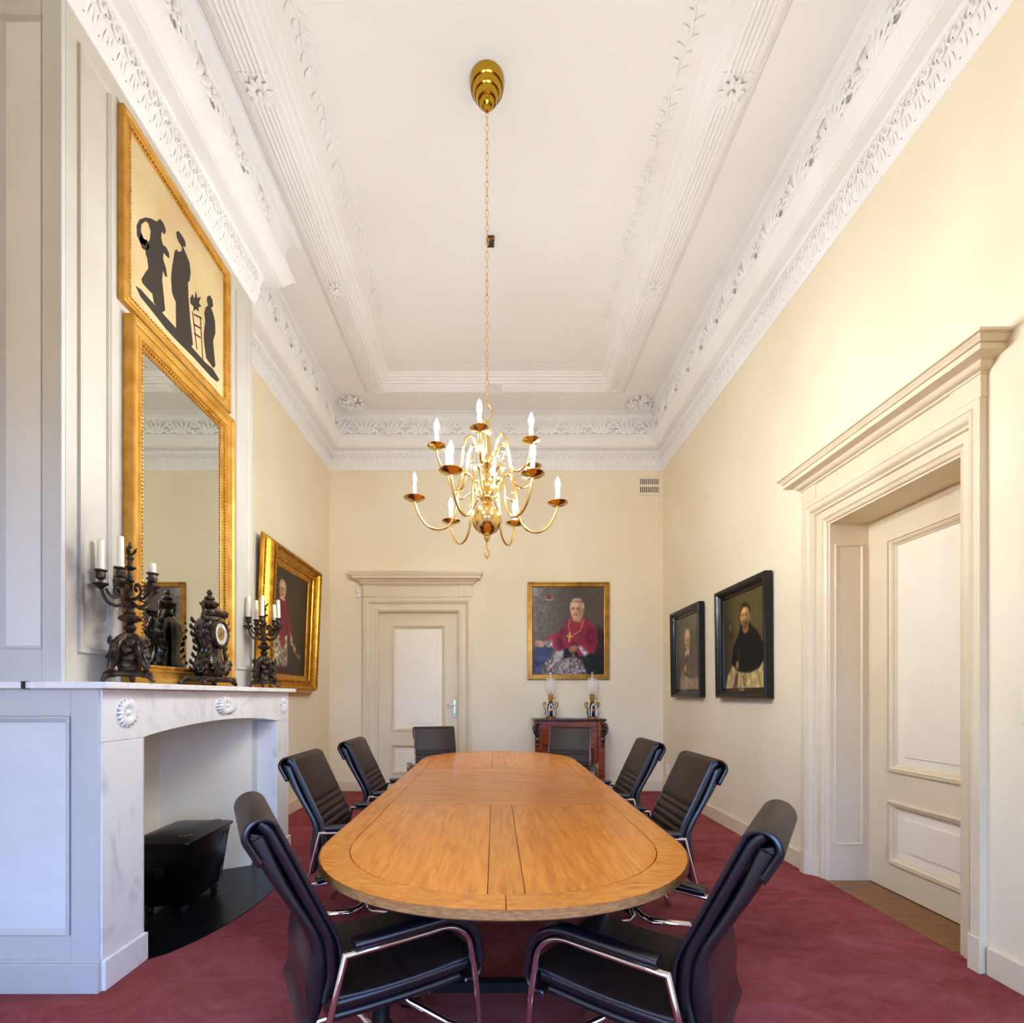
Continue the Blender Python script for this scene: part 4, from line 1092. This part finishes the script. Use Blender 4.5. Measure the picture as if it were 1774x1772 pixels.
P.poly([(.40,.46),(.56,.40),(.74,.46),(.90,.56),(1.02,.64),(1.02,.95),(.10,1.02),(.12,.84),(.26,.60)], (98,80,70), .02, .08)
P.poly([(.10,1.02),(.12,.84),(.22,.72),(.34,.80),(.60,.86),(.86,.84),(1.02,.78),(1.02,1.02)], (150,132,104), .02, .12)
P.poly([(.36,.50),(.44,.46),(.48,.47),(.54,.44),(.58,.46),(.54,.54),(.48,.50),(.40,.56)], (206,192,166), .012)
face(P, .48, .335, .115, .12, (206,158,108), -.2, None, (168,140,104))
P.ell(.48, .25, .11, .07, (216,170,120), .4)
hand(P, .36, .715, .09, -1.0, (206,150,96))
P.line([(.40,.60),(.46,.70)], .01, (60,48,40), .6)
pk2 = framed('cleric_portrait', 'smaller black framed portrait of bald person in grey cape', (XR, 5.575, 1.732), (0,0,-PI/2), .83, 1.008, EB, .086, P, M['ebony'], -.014)
obj('name_plate', MB().box(-.04, .04, -.034, -.030, -.47+.03, -.47+.055), M['mahogany_dark'], pk2, ang=0)
pk2.rotation_euler = (math.radians(.8), 0, -PI/2); pk2.location.x -= .009*U

# ------------------------------------------------------------------ mahogany cabinet and oil lamps
cab = thing('cabinet', 'small polished mahogany cabinet with carved corners under the portrait', 'cabinet', (.925, ZB - .215, 0))
CWD, CD, CH = .80, .36, .963
obj('body', MB().box(-CWD/2, CWD/2, -CD/2+.01, CD/2, .05, CH-.025), M['mahogany'], cab, ang=0)
obj('top', MB().rings([[(-s,-t,z),(s,-t,z),(s,CD/2,z),(-s,CD/2,z)] for s, t, z in ((.43,.20,CH-.03),(.445,.215,CH-.02),(.445,.215,CH-.008),(.435,.205,CH))]), M['mahogany_dark'], cab)
obj('plinth', MB().box(-CWD/2-.02, CWD/2+.02, -CD/2-.012, CD/2, 0, .06), M['mahogany_dark'], cab, ang=0, bevel=.004)
dz = [(CH-.155, CH-.035), (CH-.315, CH-.160)]
for z0, z1 in dz:
    dr = obj('drawer', MB().box(-.335, .335, -CD/2-.006, -CD/2+.01, z0, z1), M['mahogany'], cab, ang=0, bevel=.004)
for s in (-1, 1):
    x0, x1 = (-.335, -.004) if s < 0 else (.004, .335)
    dr = obj('cabinet_door', MB().box(x0, x1, -CD/2-.004, -CD/2+.01, .07, CH-.322), M['mahogany'], cab, ang=0, bevel=.003)
    obj('door_moulding', MB().frame(.25, .48, [(0,CD/2+.004),(.003,CD/2+.014),(.012,CD/2+.016),(.02,CD/2+.008),(.024,CD/2+.003)], .36, (x0+x1)/2), M['mahogany_dark'], dr)
for s in (-1, 1):
    m = MB()
    m.box(s*.385-.045, s*.385+.045, -CD/2-.012, -CD/2+.02, .06, CH-.03)
    obj('corner_post', m, M['mahogany'], cab, ang=0, bevel=.004)
    m = MB(); x = s*.40; y = -CD/2-.02
    for k in range(5):
        z = CH-.06-.035*k
        m.sphere((x + s*.012*math.sin(k*1.3), y-.012, z), .030 - .003*k, 8, 6, (1.1,.8,.8))
    m.tube([(x+s*.03,y-.01,CH-.05),(x+s*.045,y-.02,CH-.11),(x+s*.03,y-.02,CH-.17),(x+s*.005,y-.015,CH-.22),(x,y-.01,CH-.27)], [.014,.022,.02,.014,.01], [.014,.022,.02,.014,.01], 8)
    m.petal((x,y-.01,CH-.21), (0,0,-1), (0,-1,0), .09, .022, .3, .1, .4, 4)
    m.sphere((x,y-.012,CH-.315), .018, 8, 6); m.sphere((x,y-.010,CH-.345), .012, 8, 6)
    obj('carved_console', m, M['mahogany_dark'], cab, ang=50)
def oil_lamp(loc, label):
    t = thing('oil_lamp', label, 'lamp', loc, group='oil lamps on the cabinet')
    obj('foot', MB().lathe([(.0,0),(.066,0),(.066,.012),(.056,.022),(.050,.026)], 20), M['golddark'], t)
    v = obj('vase', MB().lathe([(.048,.024),(.054,.05),(.057,.10),(.054,.145),(.040,.175),(.026,.19),(.022,.20)], 20), M['cobalt'], t)
    m = MB()
    for a in (0, PI/2, PI, 1.5*PI):
        m.tube([(.056*math.cos(a+.55),.056*math.sin(a+.55),.03),(.060*math.cos(a+.5),.060*math.sin(a+.5),.10),(.052*math.cos(a+.42),.052*math.sin(a+.42),.15),(.035*math.cos(a),.035*math.sin(a),.182)], .007, n=6)
        m.tube([(.056*math.cos(a-.55),.056*math.sin(a-.55),.03),(.060*math.cos(a-.5),.060*math.sin(a-.5),.10),(.052*math.cos(a-.42),.052*math.sin(a-.42),.15),(.035*math.cos(a),.035*math.sin(a),.182)], .007, n=6)
    obj('porcelain_border', m, M['porcelain'], v)
    m = MB()
    for k in range(5):
        a = -PI/2 + (k-2)*.10
        m.petal((.058*math.cos(a), .058*math.sin(a), .085 + .004*k), (.4*(k-2),0,1), (0,-1,0), .028, .008, .1, 0, .2, 3)
    obj('gilt_motif', m, M['gold'], v)
    for s in (-1, 1):
        h_ = [(s*.048,0,.03),(s*.068,0,.06),(s*.060,0,.10),(s*.076,0,.135),(s*.092,0,.165),(s*.086,0,.195),(s*.066,0,.196),(s*.060,0,.175),(s*.070,0,.16)]
        obj('handle', MB().tube([tuple(p) for p in spline(h_, 18)], .0085, n=7, side=(0,1,0)), M['golddark'], t)
    b = obj('burner', MB().lathe([(.022,.198),(.030,.205),(.030,.212),(.018,.222),(.018,.235),(.032,.240),(.032,.262),(.026,.27),(.026,.285),(.036,.29),(.036,.298),(.024,.30)], 16), M['golddark'], t)
    obj('wick_knob', MB().tube([(.03,0,.252),(.058,0,.252)], .004, n=6).sphere((.062,0,.252), .008, 8, 6), M['golddark'], b)
    obj('wick_tube', MB().lathe([(.014,.296),(.012,.33),(.006,.345)], 10), M['golddark'], b)
    obj('globe', MB().lathe([(.036,.296),(.058,.335),(.073,.385),(.072,.43),(.060,.48),(.054,.505)], 20, caps=False), M['frosted'], t, ang=80, label='frosted tulip glass globe')
    obj('chimney', MB().lathe([(.022,.298),(.026,.33),(.030,.36),(.020,.40),(.0135,.44),(.0125,.585)], 14, caps=False), M['clear'], t, ang=80, label='clear glass chimney')
    return t
l0 = oil_lamp((.705, ZB-.235, CH), 'blue porcelain oil lamp with glass globe, left one on cabinet')
copy_thing(l0, (1.23, ZB-.235, CH), (0,0,.15), 'blue porcelain oil lamp with glass globe, right one on cabinet')

# ------------------------------------------------------------------ mantel clock
ck = thing('mantel_clock', 'dark ornate bronze mantel clock with urn finial before the mirror', 'clock', (-1.679, 2.905, 1.306), (0,0,PI/2))
m = MB()
m.rings([[(x*sx, y*sy, z) for x, y in [(-1,-1),(-.4,-1.1),(.4,-1.1),(1,-1),(1,1),(-1,1)]] for sx, sy, z in ((.150,.062,.018),(.156,.066,.030),(.146,.060,.044),(.110,.052,.050))])
for s in (-1, 1):
    for t in (-1, 1):
        m.tube([(s*.13, t*.045, .038),(s*.152, t*.058, .026),(s*.168, t*.064, .008),(s*.176, t*.066, .004)], [.016,.017,.012,.010], n=7)
    m.petal((s*.09,-.064,.040), (s*1,0,-.3), (0,-1,0), .07, .014, .3, .1, .3, 4)
m.petal((0,-.066,.034), (1,0,0), (0,-1,0), .05, .012, .3, .1, .3, 4); m.petal((0,-.066,.034), (-1,0,0), (0,-1,0), .05, .012, .3, .1, .3, 4)
obj('base', m, M['bronze'], ck, ang=50)
def vio(z):   # half width of the violin-shaped case
    pts = [(.05,.092),(.075,.108),(.11,.104),(.15,.084),(.19,.070),(.225,.072),(.26,.092),(.30,.102),(.34,.098),(.375,.076),(.40,.046),(.415,.034)]
    for (a, b), (c, d) in zip(pts, pts[1:]):
        if a <= z <= c: return b + (d-b)*(z-a)/(c-a)
    return .03
rs = []
for k in range(25):
    z = .05 + .365*k/24; hw = vio(z)
    dp = .050 + .012*math.sin(PI*min(1, max(0, (z-.05)/.12)))+ .006*math.sin(PI*min(1, max(0, (z-.22)/.18)))
    if z > .37: dp *= 1 - .5*(z-.37)/.045
    rs.append([(hw*math.copysign(abs(math.cos(a))**.7, math.cos(a)), dp*math.copysign(abs(math.sin(a))**.7, math.sin(a)), z) for a in [2*PI*j/24 for j in range(24)]])
case = obj('case', MB().rings(rs), M['clockbody'], ck, ang=60, label='glossy dark green case')
m = MB(); r = random.Random(9)
for s in (-1, 1):
    m.tube([tuple(p) for p in spline([(s*.105,-.04,.06),(s*.112,-.045,.10),(s*.086,-.05,.16),(s*.075,-.045,.21),(s*.10,-.045,.27),(s*.104,-.04,.32),(s*.07,-.04,.385)], 20)], .011, n=6)
    for k in range(8):
        z = .07 + .04*k; x = s*(vio(z)+.003)
        m.petal((x, -.04, z), (s*.4, -.2, 1), (s*.6,-1,0), .045, .016, .3, .15, .4, 4)
        m.petal((x, .03, z), (s*.3, .2, 1), (s*1,.3,0), .04, .014, .3, .15, .4, 4)
    m.sphere((s*.104,0,.285), .026, 8, 6, (.5,1,1)); m.tube([(s*.104,-.03,.285),(s*.12,-.01,.30),(s*.104,.03,.285)], .006, n=5)
for k in range(9):
    a = PI*k/8
    m.petal((.06*math.cos(a), -.062, .135 - .035*math.sin(a)), (math.cos(a), -.1, -math.sin(a)-.3), (0,-1,0), .055, .018, .35, .1, .4, 4)
for k in range(7): m.petal((-.045+.015*k, -.058, .395), (.5*(k-3)/3, -.15, 1), (0,-1,0), .05, .012, .3, .2, .4, 4)
m.sphere((0,-.062,.10), .028, 8, 6); m.sphere((0,-.06,.375), .018, 8, 6)
obj('bronze_mounts', m, M['bronze'], case, ang=50)
m = MB()
m.lathe([(.036,.412),(.030,.425),(.018,.435),(.018,.445),(.034,.452),(.046,.468),(.048,.480),(.034,.492),(.020,.498),(.030,.506),(.026,.516),(.012,.524),(.010,.530),(.017,.540),(.012,.553),(.003,.562)], 16)
for s in (-1, 1): m.tube([tuple(p) for p in spline([(s*.044,0,.475),(s*.062,0,.482),(s*.066,0,.455),(s*.058,0,.43),(s*.072,0,.40),(s*.064,0,.38)], 12)], .008, n=6)
for k in range(8):
    a = 2*PI*k/8; m.petal((.03*math.cos(a),.03*math.sin(a),.455), (math.cos(a)*.6,math.sin(a)*.6,.8), (math.cos(a),math.sin(a),0), .035, .011, .25, .1, .3, 3)
obj('urn_finial', m, M['bronze'], ck, ang=50)
dm = Matrix.Translation((0,-.055,.300)) @ Matrix.Rotation(PI/2,4,'X')
obj('bezel', MB().lathe([(.086,-.02),(.088,.006),(.080,.020),(.070,.022),(.064,.016)], 28, M=dm, caps=False), M['bronze'], ck)
dial = obj('dial', MB().lathe([(.0001,.012),(.064,.012),(.066,.016)], 28, M=dm, caps=False), M['dial'], ck, label='gilt dial with white numeral plaques')
ROM = ['XII','I','II','III','IIII','V','VI','VII','VIII','IX','X','XI']
m = MB(); m2 = MB()
def bar2(mm, c, a, x0, z0, x1, z1, w, y):
    d = Vector((x1-x0, z1-z0)); d.normalize(); n = Vector((-d.y, d.x))*w
    q = [(x0+n.x,z0+n.y),(x0-n.x,z0-n.y),(x1-n.x,z1-n.y),(x1+n.x,z1+n.y)]
    q = [(c[0] + x*math.cos(a) + z*math.sin(a), y, c[1] - x*math.sin(a) + z*math.cos(a)) for x, z in q]
    mm.add(q, [(0,1,2,3)])
for k in range(12):
    a = 2*PI*k/12; c = (.050*math.sin(a), .300 + .050*math.cos(a))
    q = [(-.0105,-.010),(.0105,-.010),(.0120,.0115),(-.0120,.0115)]
    m.prism([(c[0] + x*math.cos(a) + z*math.sin(a), c[1] - x*math.sin(a) + z*math.cos(a)) for x, z in q], -.0695, -.066, fl)
    s_ = ROM[k]; wd = .0045; x = -wd*(len(s_)-1)/2
    for chx in s_:
        if chx == 'I': bar2(m2, c, a, x, -.007, x, .008, .0007, -.0700)
        if chx == 'V': bar2(m2, c, a, x-.002, .008, x, -.007, .0007, -.0700); bar2(m2, c, a, x+.002, .008, x, -.007, .0005, -.0700)
        if chx == 'X': bar2(m2, c, a, x-.002, .008, x+.002, -.007, .0007, -.0700); bar2(m2, c, a, x+.002, .008, x-.002, -.007, .0005, -.0700)
        x += wd
obj('numeral_plaques', m, M['enamel'], dial, ang=0)
obj('numerals', m2, M['wick'], dial, ang=0)
m = MB()
bar2(m, (0,.300), 1.1, 0,-.008, 0,.045, .0014, -.0705); bar2(m, (0,.300), 3.9, 0,-.006, 0,.030, .002, -.0705)
obj('hands', m, M['wick'], dial, ang=0)

# ------------------------------------------------------------------ candelabra and their candles
def candelabrum(loc, rot, label):
    t = thing('candelabrum', label, 'candelabrum', loc, (0,0,rot), group='bronze candelabra on the mantelpiece')
    t.scale = (1, 1, CZ)
    m = MB()
    m.rings([[(rr_*(1+.12*math.cos(3*a))*math.cos(a), rr_*(1+.12*math.cos(3*a))*math.sin(a), z) for a in [2*PI*j/24 for j in range(24)]] for rr_, z in ((.055,.024),(.074,.030),(.076,.038),(.066,.046),(.040,.050))])
    obj('base_plate', m, M['bronze'], t, ang=50)
    for k in range(3):
        a = 2*PI*k/3; c, s = math.cos(a), math.sin(a)
        m = MB().tube([(c*.060,s*.060,.036),(c*.082,s*.082,.034),(c*.100,s*.100,.020),(c*.108,s*.108,.006),(c*.114,s*.114,.005)], [.020,.018,.013,.011,.007], [.014,.013,.010,.008,.005], 7)
        m.petal((c*.06,s*.06,.046), (c,s,-.25), (0,0,1), .05, .018, .2, 0, .4, 4)
        obj('foot', m, M['bronze'], t, ang=50)
    m = MB()
    for k in range(3):     # three bulging legs carrying masks rise to the stem
        a = 2*PI*k/3; c, s = math.cos(a), math.sin(a)
        m.tube([tuple(p) for p in spline([(c*.080,s*.080,.050),(c*.074,s*.074,.068),(c*.062,s*.062,.095),(c*.055,s*.055,.130),(c*.044,s*.044,.162),(c*.026,s*.026,.185),(c*.012,s*.012,.198)], 12)], [.010,.013,.017,.021,.025,.027,.027,.025,.022,.018,.014,.010], [.010,.011,.012,.013,.014,.016,.017,.017,.016,.014,.012,.010], 8)
        m.sphere((c*.066,s*.066,.148), .013, 8, 6, (.9,.9,1.25)); m.sphere((c*.078,s*.078,.146), .005, 6, 5)
        for q in (-1, 1): m.petal((c*.064,s*.064,.128), (-s*q*.5 + c*.3, c*q*.5 + s*.3, -.9), (c,s,.4), .045, .012, .3, .25, .4, 4)
        for q in (-1, 1): m.tube([tuple(p) for p in spline([(c*.05-s*q*.022, s*.05+c*q*.022, .165),(c*.062-s*q*.03, s*.062+c*q*.03, .135),(c*.066-s*q*.024, s*.066+c*q*.024, .10),(c*.080-s*q*.016, s*.080+c*q*.016, .062)], 8)], .006, n=5)
        for q in range(5): m.petal((c*.066,s*.066,.155), (-s*(q-2)*.4 + c*.2, c*(q-2)*.4 + s*.2, .7-.2*abs(q-2)), (c,s,.3), .035, .009, .3, .1, .4, 3)
        b = a + PI/3; c, s = math.cos(b), math.sin(b)
        for q in range(4): m.petal((c*.028,s*.028,.185-.03*q), (c*.6-s*.3*(-1)**q, s*.6+c*.3*(-1)**q, -.8), (c,s,.2), .05, .020, .3, .1, .4, 4)
    m.lathe([(.046,.05),(.040,.09),(.030,.15),(.020,.20)], 12)
    obj('tripod_body', m, M['bronze'], t, ang=50)
    obj('stem', MB().lathe([(.020,.195),(.014,.205),(.020,.212),(.027,.225),(.020,.236),(.013,.242),(.020,.246),(.044,.256),(.047,.264),(.040,.272),(.020,.280),(.026,.286),(.016,.294),(.014,.305),(.022,.312),(.022,.318),(.012,.326),(.011,.41),(.020,.418),(.012,.43),(.008,.46),(.024,.470),(.026,.474),(.010,.480),(.009,.50),(.018,.512),(.008,.525)], 14), M['bronze'], t, ang=50)
    m = MB()
    for k in range(5):
        a = 2*PI*k/5; m.petal((.004*math.cos(a),.004*math.sin(a),.52), (math.cos(a)*.6,math.sin(a)*.6,1), (math.cos(a),math.sin(a),0), .04, .010, .2, .2, .3, 4)
    m.sphere((0,0,.56), .009, 8, 6); m.sphere((0,0,.573), .006, 6, 5)
    obj('finial', m, M['bronze'], t, ang=50)
    cups = []
    for k in range(5):
        a = rot0 + 2*PI*k/5; c, s = math.cos(a), math.sin(a); R = .106; zp = ZP[k % len(ZP)]
        arm = [(.010,.330),(.030,.318),(.052,.312),(.078,.322),(.094,.345),(R,zp-.01)]
        m = MB().tube([tuple(p) for p in spline([(c*r_, s*r_, z) for r_, z in arm], 14)], .0065, n=6)
        sc_arm = [(.012,.345),(.035,.350),(.052,.372),(.046,.400),(.030,.405),(.024,.390),(.034,.380)]
        m.tube([tuple(p) for p in spline([(c*r_, s*r_, z) for r_, z in sc_arm], 14)], .0055, n=6)
        m.tube([tuple(p) for p in spline([(c*.040,s*.040,.352),(c*.060,s*.060,.345),(c*.080,s*.080,.362),(c*.088,s*.088,.378)], 8)], .006, n=6)
        ar = obj('arm', m, M['bronze'], t, ang=50)
        obj('drip_pan', MB().lathe([(.008,-.022),(.020,-.008),(.030,-.002),(.031,.002),(.018,.004),(.008,.006)], 14, (c*R, s*R, zp)), M['bronze'], ar)
        obj('candle_cup', MB().lathe([(.008,.004),(.009,.016),(.018,.022),(.019,.034),(.017,.046),(.025,.052),(.025,.056),(.012,.056)], 14, (c*R, s*R, zp)), M['bronze'], ar)
        cups.append((c*R, s*R, (zp+.0565)*CZ))
    return t, cups
def candle(p, h, lean, label):
    m = MB()
    r = .0135
    o = obj('candle', m.lathe([(r*1.0,0),(r,.02),(r*.97,h-.004),(r*.8,h),(r*.3,h-.003)], 12), M['wax'], None, p, (lean[0], lean[1], 0), ang=50, label=label, category='candle', group='ivory candles in the candelabra')
    obj('wick', MB().tube([(0,0,h-.004),(.001,0,h+.006)], .0014, n=5), M['wick'], o)
    return o
rot0 = 0.0; CZ = 1.13
ZP = [.395]
for (loc, rot, lab, hs, place) in (
    ((-1.700, 2.300, 1.304), .0, 'bronze five-armed candelabrum at the near end of the mantelpiece', [.045, .035, .06, .134, .138], 'near'),
    ((-1.700, 3.640, 1.304), .0, 'bronze five-armed candelabrum at the far end of the mantelpiece', [.135, .12, .145, .155, .150], 'far')):
    t, cups = candelabrum(loc, rot, lab)
    words = ['facing the room', 'toward the back wall', 'beside the mirror frame', 'against the wall panel', 'nearest the camera']
    for k, c in enumerate(cups):
        x = loc[0] + c[0]*math.cos(rot) - c[1]*math.sin(rot); y = loc[1] + c[0]*math.sin(rot) + c[1]*math.cos(rot)
        candle((x, y, loc[2] + c[2]), hs[k], ((0,0) if place == 'near' else (random.uniform(-.04,.04), random.uniform(-.05,.05))), 'ivory candle on %s candelabrum, arm %s' % (place, words[k]))

# ------------------------------------------------------------------ chandelier
CHX, CHY = -.045, 2.885
ch = thing('chandelier', 'two-tier brass chandelier with lit candle bulbs hanging over the table', 'chandelier', (CHX, CHY, HC))
z_ = lambda h: h - HC
obj('ceiling_canopy', MB().lathe([(.0,z_(4.655)),(.010,z_(4.657)),(.013,z_(4.672)),(.018,z_(4.682)),(.032,z_(4.688)),(.042,z_(4.700)),(.044,z_(4.714)),(.054,z_(4.716)),(.064,z_(4.734)),(.066,z_(4.748)),(.074,z_(4.750)),(.084,z_(4.768)),(.086,z_(4.782)),(.094,z_(4.784)),(.101,z_(4.806)),(.102,z_(4.826)),(.102,z_(4.830))], 32), M['brassdark'], ch, ang=24)
mlink = MB().tube([(.0085*math.cos(a), 0, .020*math.sin(a) + (.0 if abs(math.sin(a)) < .2 else math.copysign(.004, math.sin(a)))) for a in [2*PI*k/12 for k in range(12)]], .0022, n=5, side=(0,1,0), loop=True)
lkm = mesh_of('chain_link', mlink, M['brass'], 60)
ztop, zbot = 4.662, 2.965
n = 41
for k in range(n):
    put('chain_link', lkm, ch, (0, 0, z_(ztop - (ztop-zbot)*(k+.5)/n)), (0, 0, (PI/2 if k % 2 else 0) + random.uniform(-.25,.25)))
obj('suspension_ring', MB().tube([(.032*math.cos(a),0,z_(2.895)+.048*math.sin(a)) for a in [2*PI*k/20 for k in range(20)]], .005, n=7, side=(0,1,0), loop=True).tube([(0,0,z_(2.97)),(.006,0,z_(2.955)),(0,0,z_(2.943))], .004, n=6), M['brass'], ch)
prof = [(2.20,.0),(2.198,.010),(2.188,.012),(2.17,.013)]
st_ = [(.006,2.115),(.009,2.13),(.006,2.14),(.016,2.158),(.020,2.172),(.014,2.182),(.028,2.188)]
for k in range(1, 14):
    a = -PI/2 + PI*k/14; st_.append((.0885*math.cos(a) if .0885*math.cos(a) > .028 else .028, 2.273 + .0885*math.sin(a)))
st_ += [(.026,2.366),(.022,2.376),(.036,2.388),(.040,2.40),(.036,2.412),(.024,2.420),(.020,2.43),(.030,2.452),(.036,2.475),(.034,2.50),(.022,2.525),(.016,2.54),(.024,2.555),(.016,2.566),(.030,2.585),(.042,2.60),(.042,2.63),(.030,2.645),(.020,2.66),(.028,2.70),(.022,2.74),(.014,2.76),(.026,2.775),(.028,2.79),(.014,2.80),(.020,2.825),(.010,2.845),(.006,2.85)]
obj('stem', MB().lathe([(r_, z_(h)) for r_, h in st_], 24), M['brass'], ch, ang=45)
obj('drop_hook', MB().tube([(0,0,z_(2.118)),(.0,0,z_(2.10)),(.011,0,z_(2.088)),(.012,0,z_(2.066)),(.002,0,z_(2.046)),(-.010,0,z_(2.060)),(-.010,0,z_(2.078))], .0055, n=7), M['brass'], ch)
flame = [(.006,.0),(.011,.012),(.0145,.028),(.013,.046),(.007,.064),(.001,.076)]
def make_arm(tier, a, lit, first):
    R, zh, zp = (.42, 2.405, 2.376) if tier == 0 else (.305, 2.61, 2.632)
    k = R/.42
    if tier == 0:
        pts = [(.030,zh-.01),(.055,zh+.01),(.075,zh+.075),(.105,zh+.130),(.145,zh+.120),(.168,zh+.03),(.180,zh-.08),(.215,zh-.165),(.275,zh-.198),(.345,zh-.180),(.395,zh-.115),(.418,zh-.05),(.42,zp-.004)]
    else:
        pts = [(.035,zh+.01),(.055,zh+.04),(.075,zh+.105),(.105,zh+.130),(.135,zh+.095),(.150,zh+.02),(.165,zh-.06),(.195,zh-.105),(.240,zh-.108),(.280,zh-.075),(.302,zh-.02),(.305,zp-.004)]
    c, s = math.cos(a), math.sin(a)
    ar = obj('arm', MB().tube([tuple(p) for p in spline([(c*r_, s*r_, z_(h)) for r_, h in pts], 40)], .0075, n=8, side=(-s, c, 0)), M['brass'], ch, ang=60)
    m = MB()     # little curl beside the hump
    r0 = .150*k
    m.tube([tuple(p) for p in spline([(c*(.02+r0*.5), s*(.02+r0*.5), z_(zh+.02)), (c*(r0*1.0), s*(r0*1.0), z_(zh-.02)), (c*(r0*1.12), s*(r0*1.12), z_(zh+.02)), (c*(r0*.95), s*(r0*.95), z_(zh+.03))], 10)], .0042, n=6)
    obj('scroll', m, M['brass'], ar, ang=60)
    pr = .062 if tier == 0 else .052
    obj('drip_pan', MB().lathe([(.008,-.012),(.014,-.006),(pr*.7,-.002),(pr,.008),(pr*.98,.011),(pr*.66,.002),(.016,.004),(.016,.012),(.010,.014)], 22, (c*R, s*R, z_(zp))), M['brass'], ar, ang=45)
    obj('candle_sleeve', MB().lathe([(.0115,.006),(.0115,.082),(.008,.086)], 12, (c*R, s*R, z_(zp))), M['sleeve'], ar, ang=45)
    obj('bulb', MB().lathe([(r_, h + .084) for r_, h in flame], 10, (c*R, s*R, z_(zp))), M['bulb'] if lit else M['bulb_off'], ar, ang=80, label='glowing flame-shaped bulb' if lit else 'dead white flame-shaped bulb')
for k in range(6): make_arm(0, math.radians(5 + 60*k), k != 3, k == 0)
for k in range(6): make_arm(1, math.radians(-36.5 + 60*k), True, False)

# ------------------------------------------------------------------ small fixtures
t = thing('vent_grille', 'white slotted vent grille high on the back wall', 'vent', (2.02, ZB, 3.99))
obj('plate', MB().box(-.145,.145,-.008,0,-.12,.12), M['vent'], t, ang=0, bevel=.003)
obj('grille_back', MB().box(-.12,.12,-.009,-.004,-.095,.095), M['hole'], t, ang=0)
for r_ in range(2):
    z0, z1 = ((.014,.09), (-.09,-.014))[r_]
    for k in range(11):
        x = -.125 + .025*k
        obj('slat', MB().box(x-.0062, x+.0062, -.014, -.008, z0, z1), M['vent'], t, ang=0)
obj('centre_bar', MB().box(-.13,.13,-.014,-.008,-.014,.014), M['vent'], t, ang=0)
for z in (-.105,.105): obj('edge_bar', MB().box(-.135,.135,-.014,-.008,z-.015,z+.015), M['vent'], t, ang=0)
obj('slide_knob', MB().box(-.006,.006,-.022,-.012,-.03,.03), M['vent'], t, ang=0)
t = thing('wall_sensor', 'small white sensor box beside the back door frieze', 'sensor', (-1.772, ZB, 2.585))
obj('casing', MB().box(-.032,.032,-.03,0,-.055,.055), M['whiteplastic'], t, ang=0, bevel=.006)
obj('lens', MB().sphere((0,-.03,.012), .018, 10, 6, (1,.5,1)), M['whiteplastic'], t)
t = thing('wall_socket', 'white double wall socket low on the right wall near the corner', 'socket', (XR, 6.28, .30), (0,0,-PI/2))
obj('plate', MB().box(-.04,.04,-.01,0,-.075,.075), M['whiteplastic'], t, ang=0, bevel=.004)
for z in (-.036,.036): obj('outlet', MB().lathe([(.026,0),(.026,.006),(.020,.007),(.019,.002)], 14, M=Matrix.Translation((0,-.009,z)) @ Matrix.Rotation(PI/2,4,'X')), M['whiteplastic'], t)
t = thing('light_switch', 'white light switch on the right wall beside the tall door', 'switch', (XR, 2.021, 1.20), (0,0,-PI/2))
obj('plate', MB().box(-.04,.04,-.01,0,-.075,.075), M['whiteplastic'], t, ang=0, bevel=.004)
for z in (-.036,.036): obj('rocker', MB().box(-.02,.02,-.016,-.009,z-.024,z+.024), M['whiteplastic'], t, ang=0, bevel=.003)
t = thing('ceiling_box', 'small dark fitting on the ceiling beside the chandelier chain', 'fitting', (-.032, 3.87, HC))
obj('housing', MB().box(-.028,.028,-.028,.028,-.05,0), M['browncard'], t, ang=0, bevel=.004)
obj('clamp', MB().tube([(-.03,-.03,-.02),(.0,-.036,-.045),(.03,-.03,-.02)], .006, n=6), M['golddark'], t)
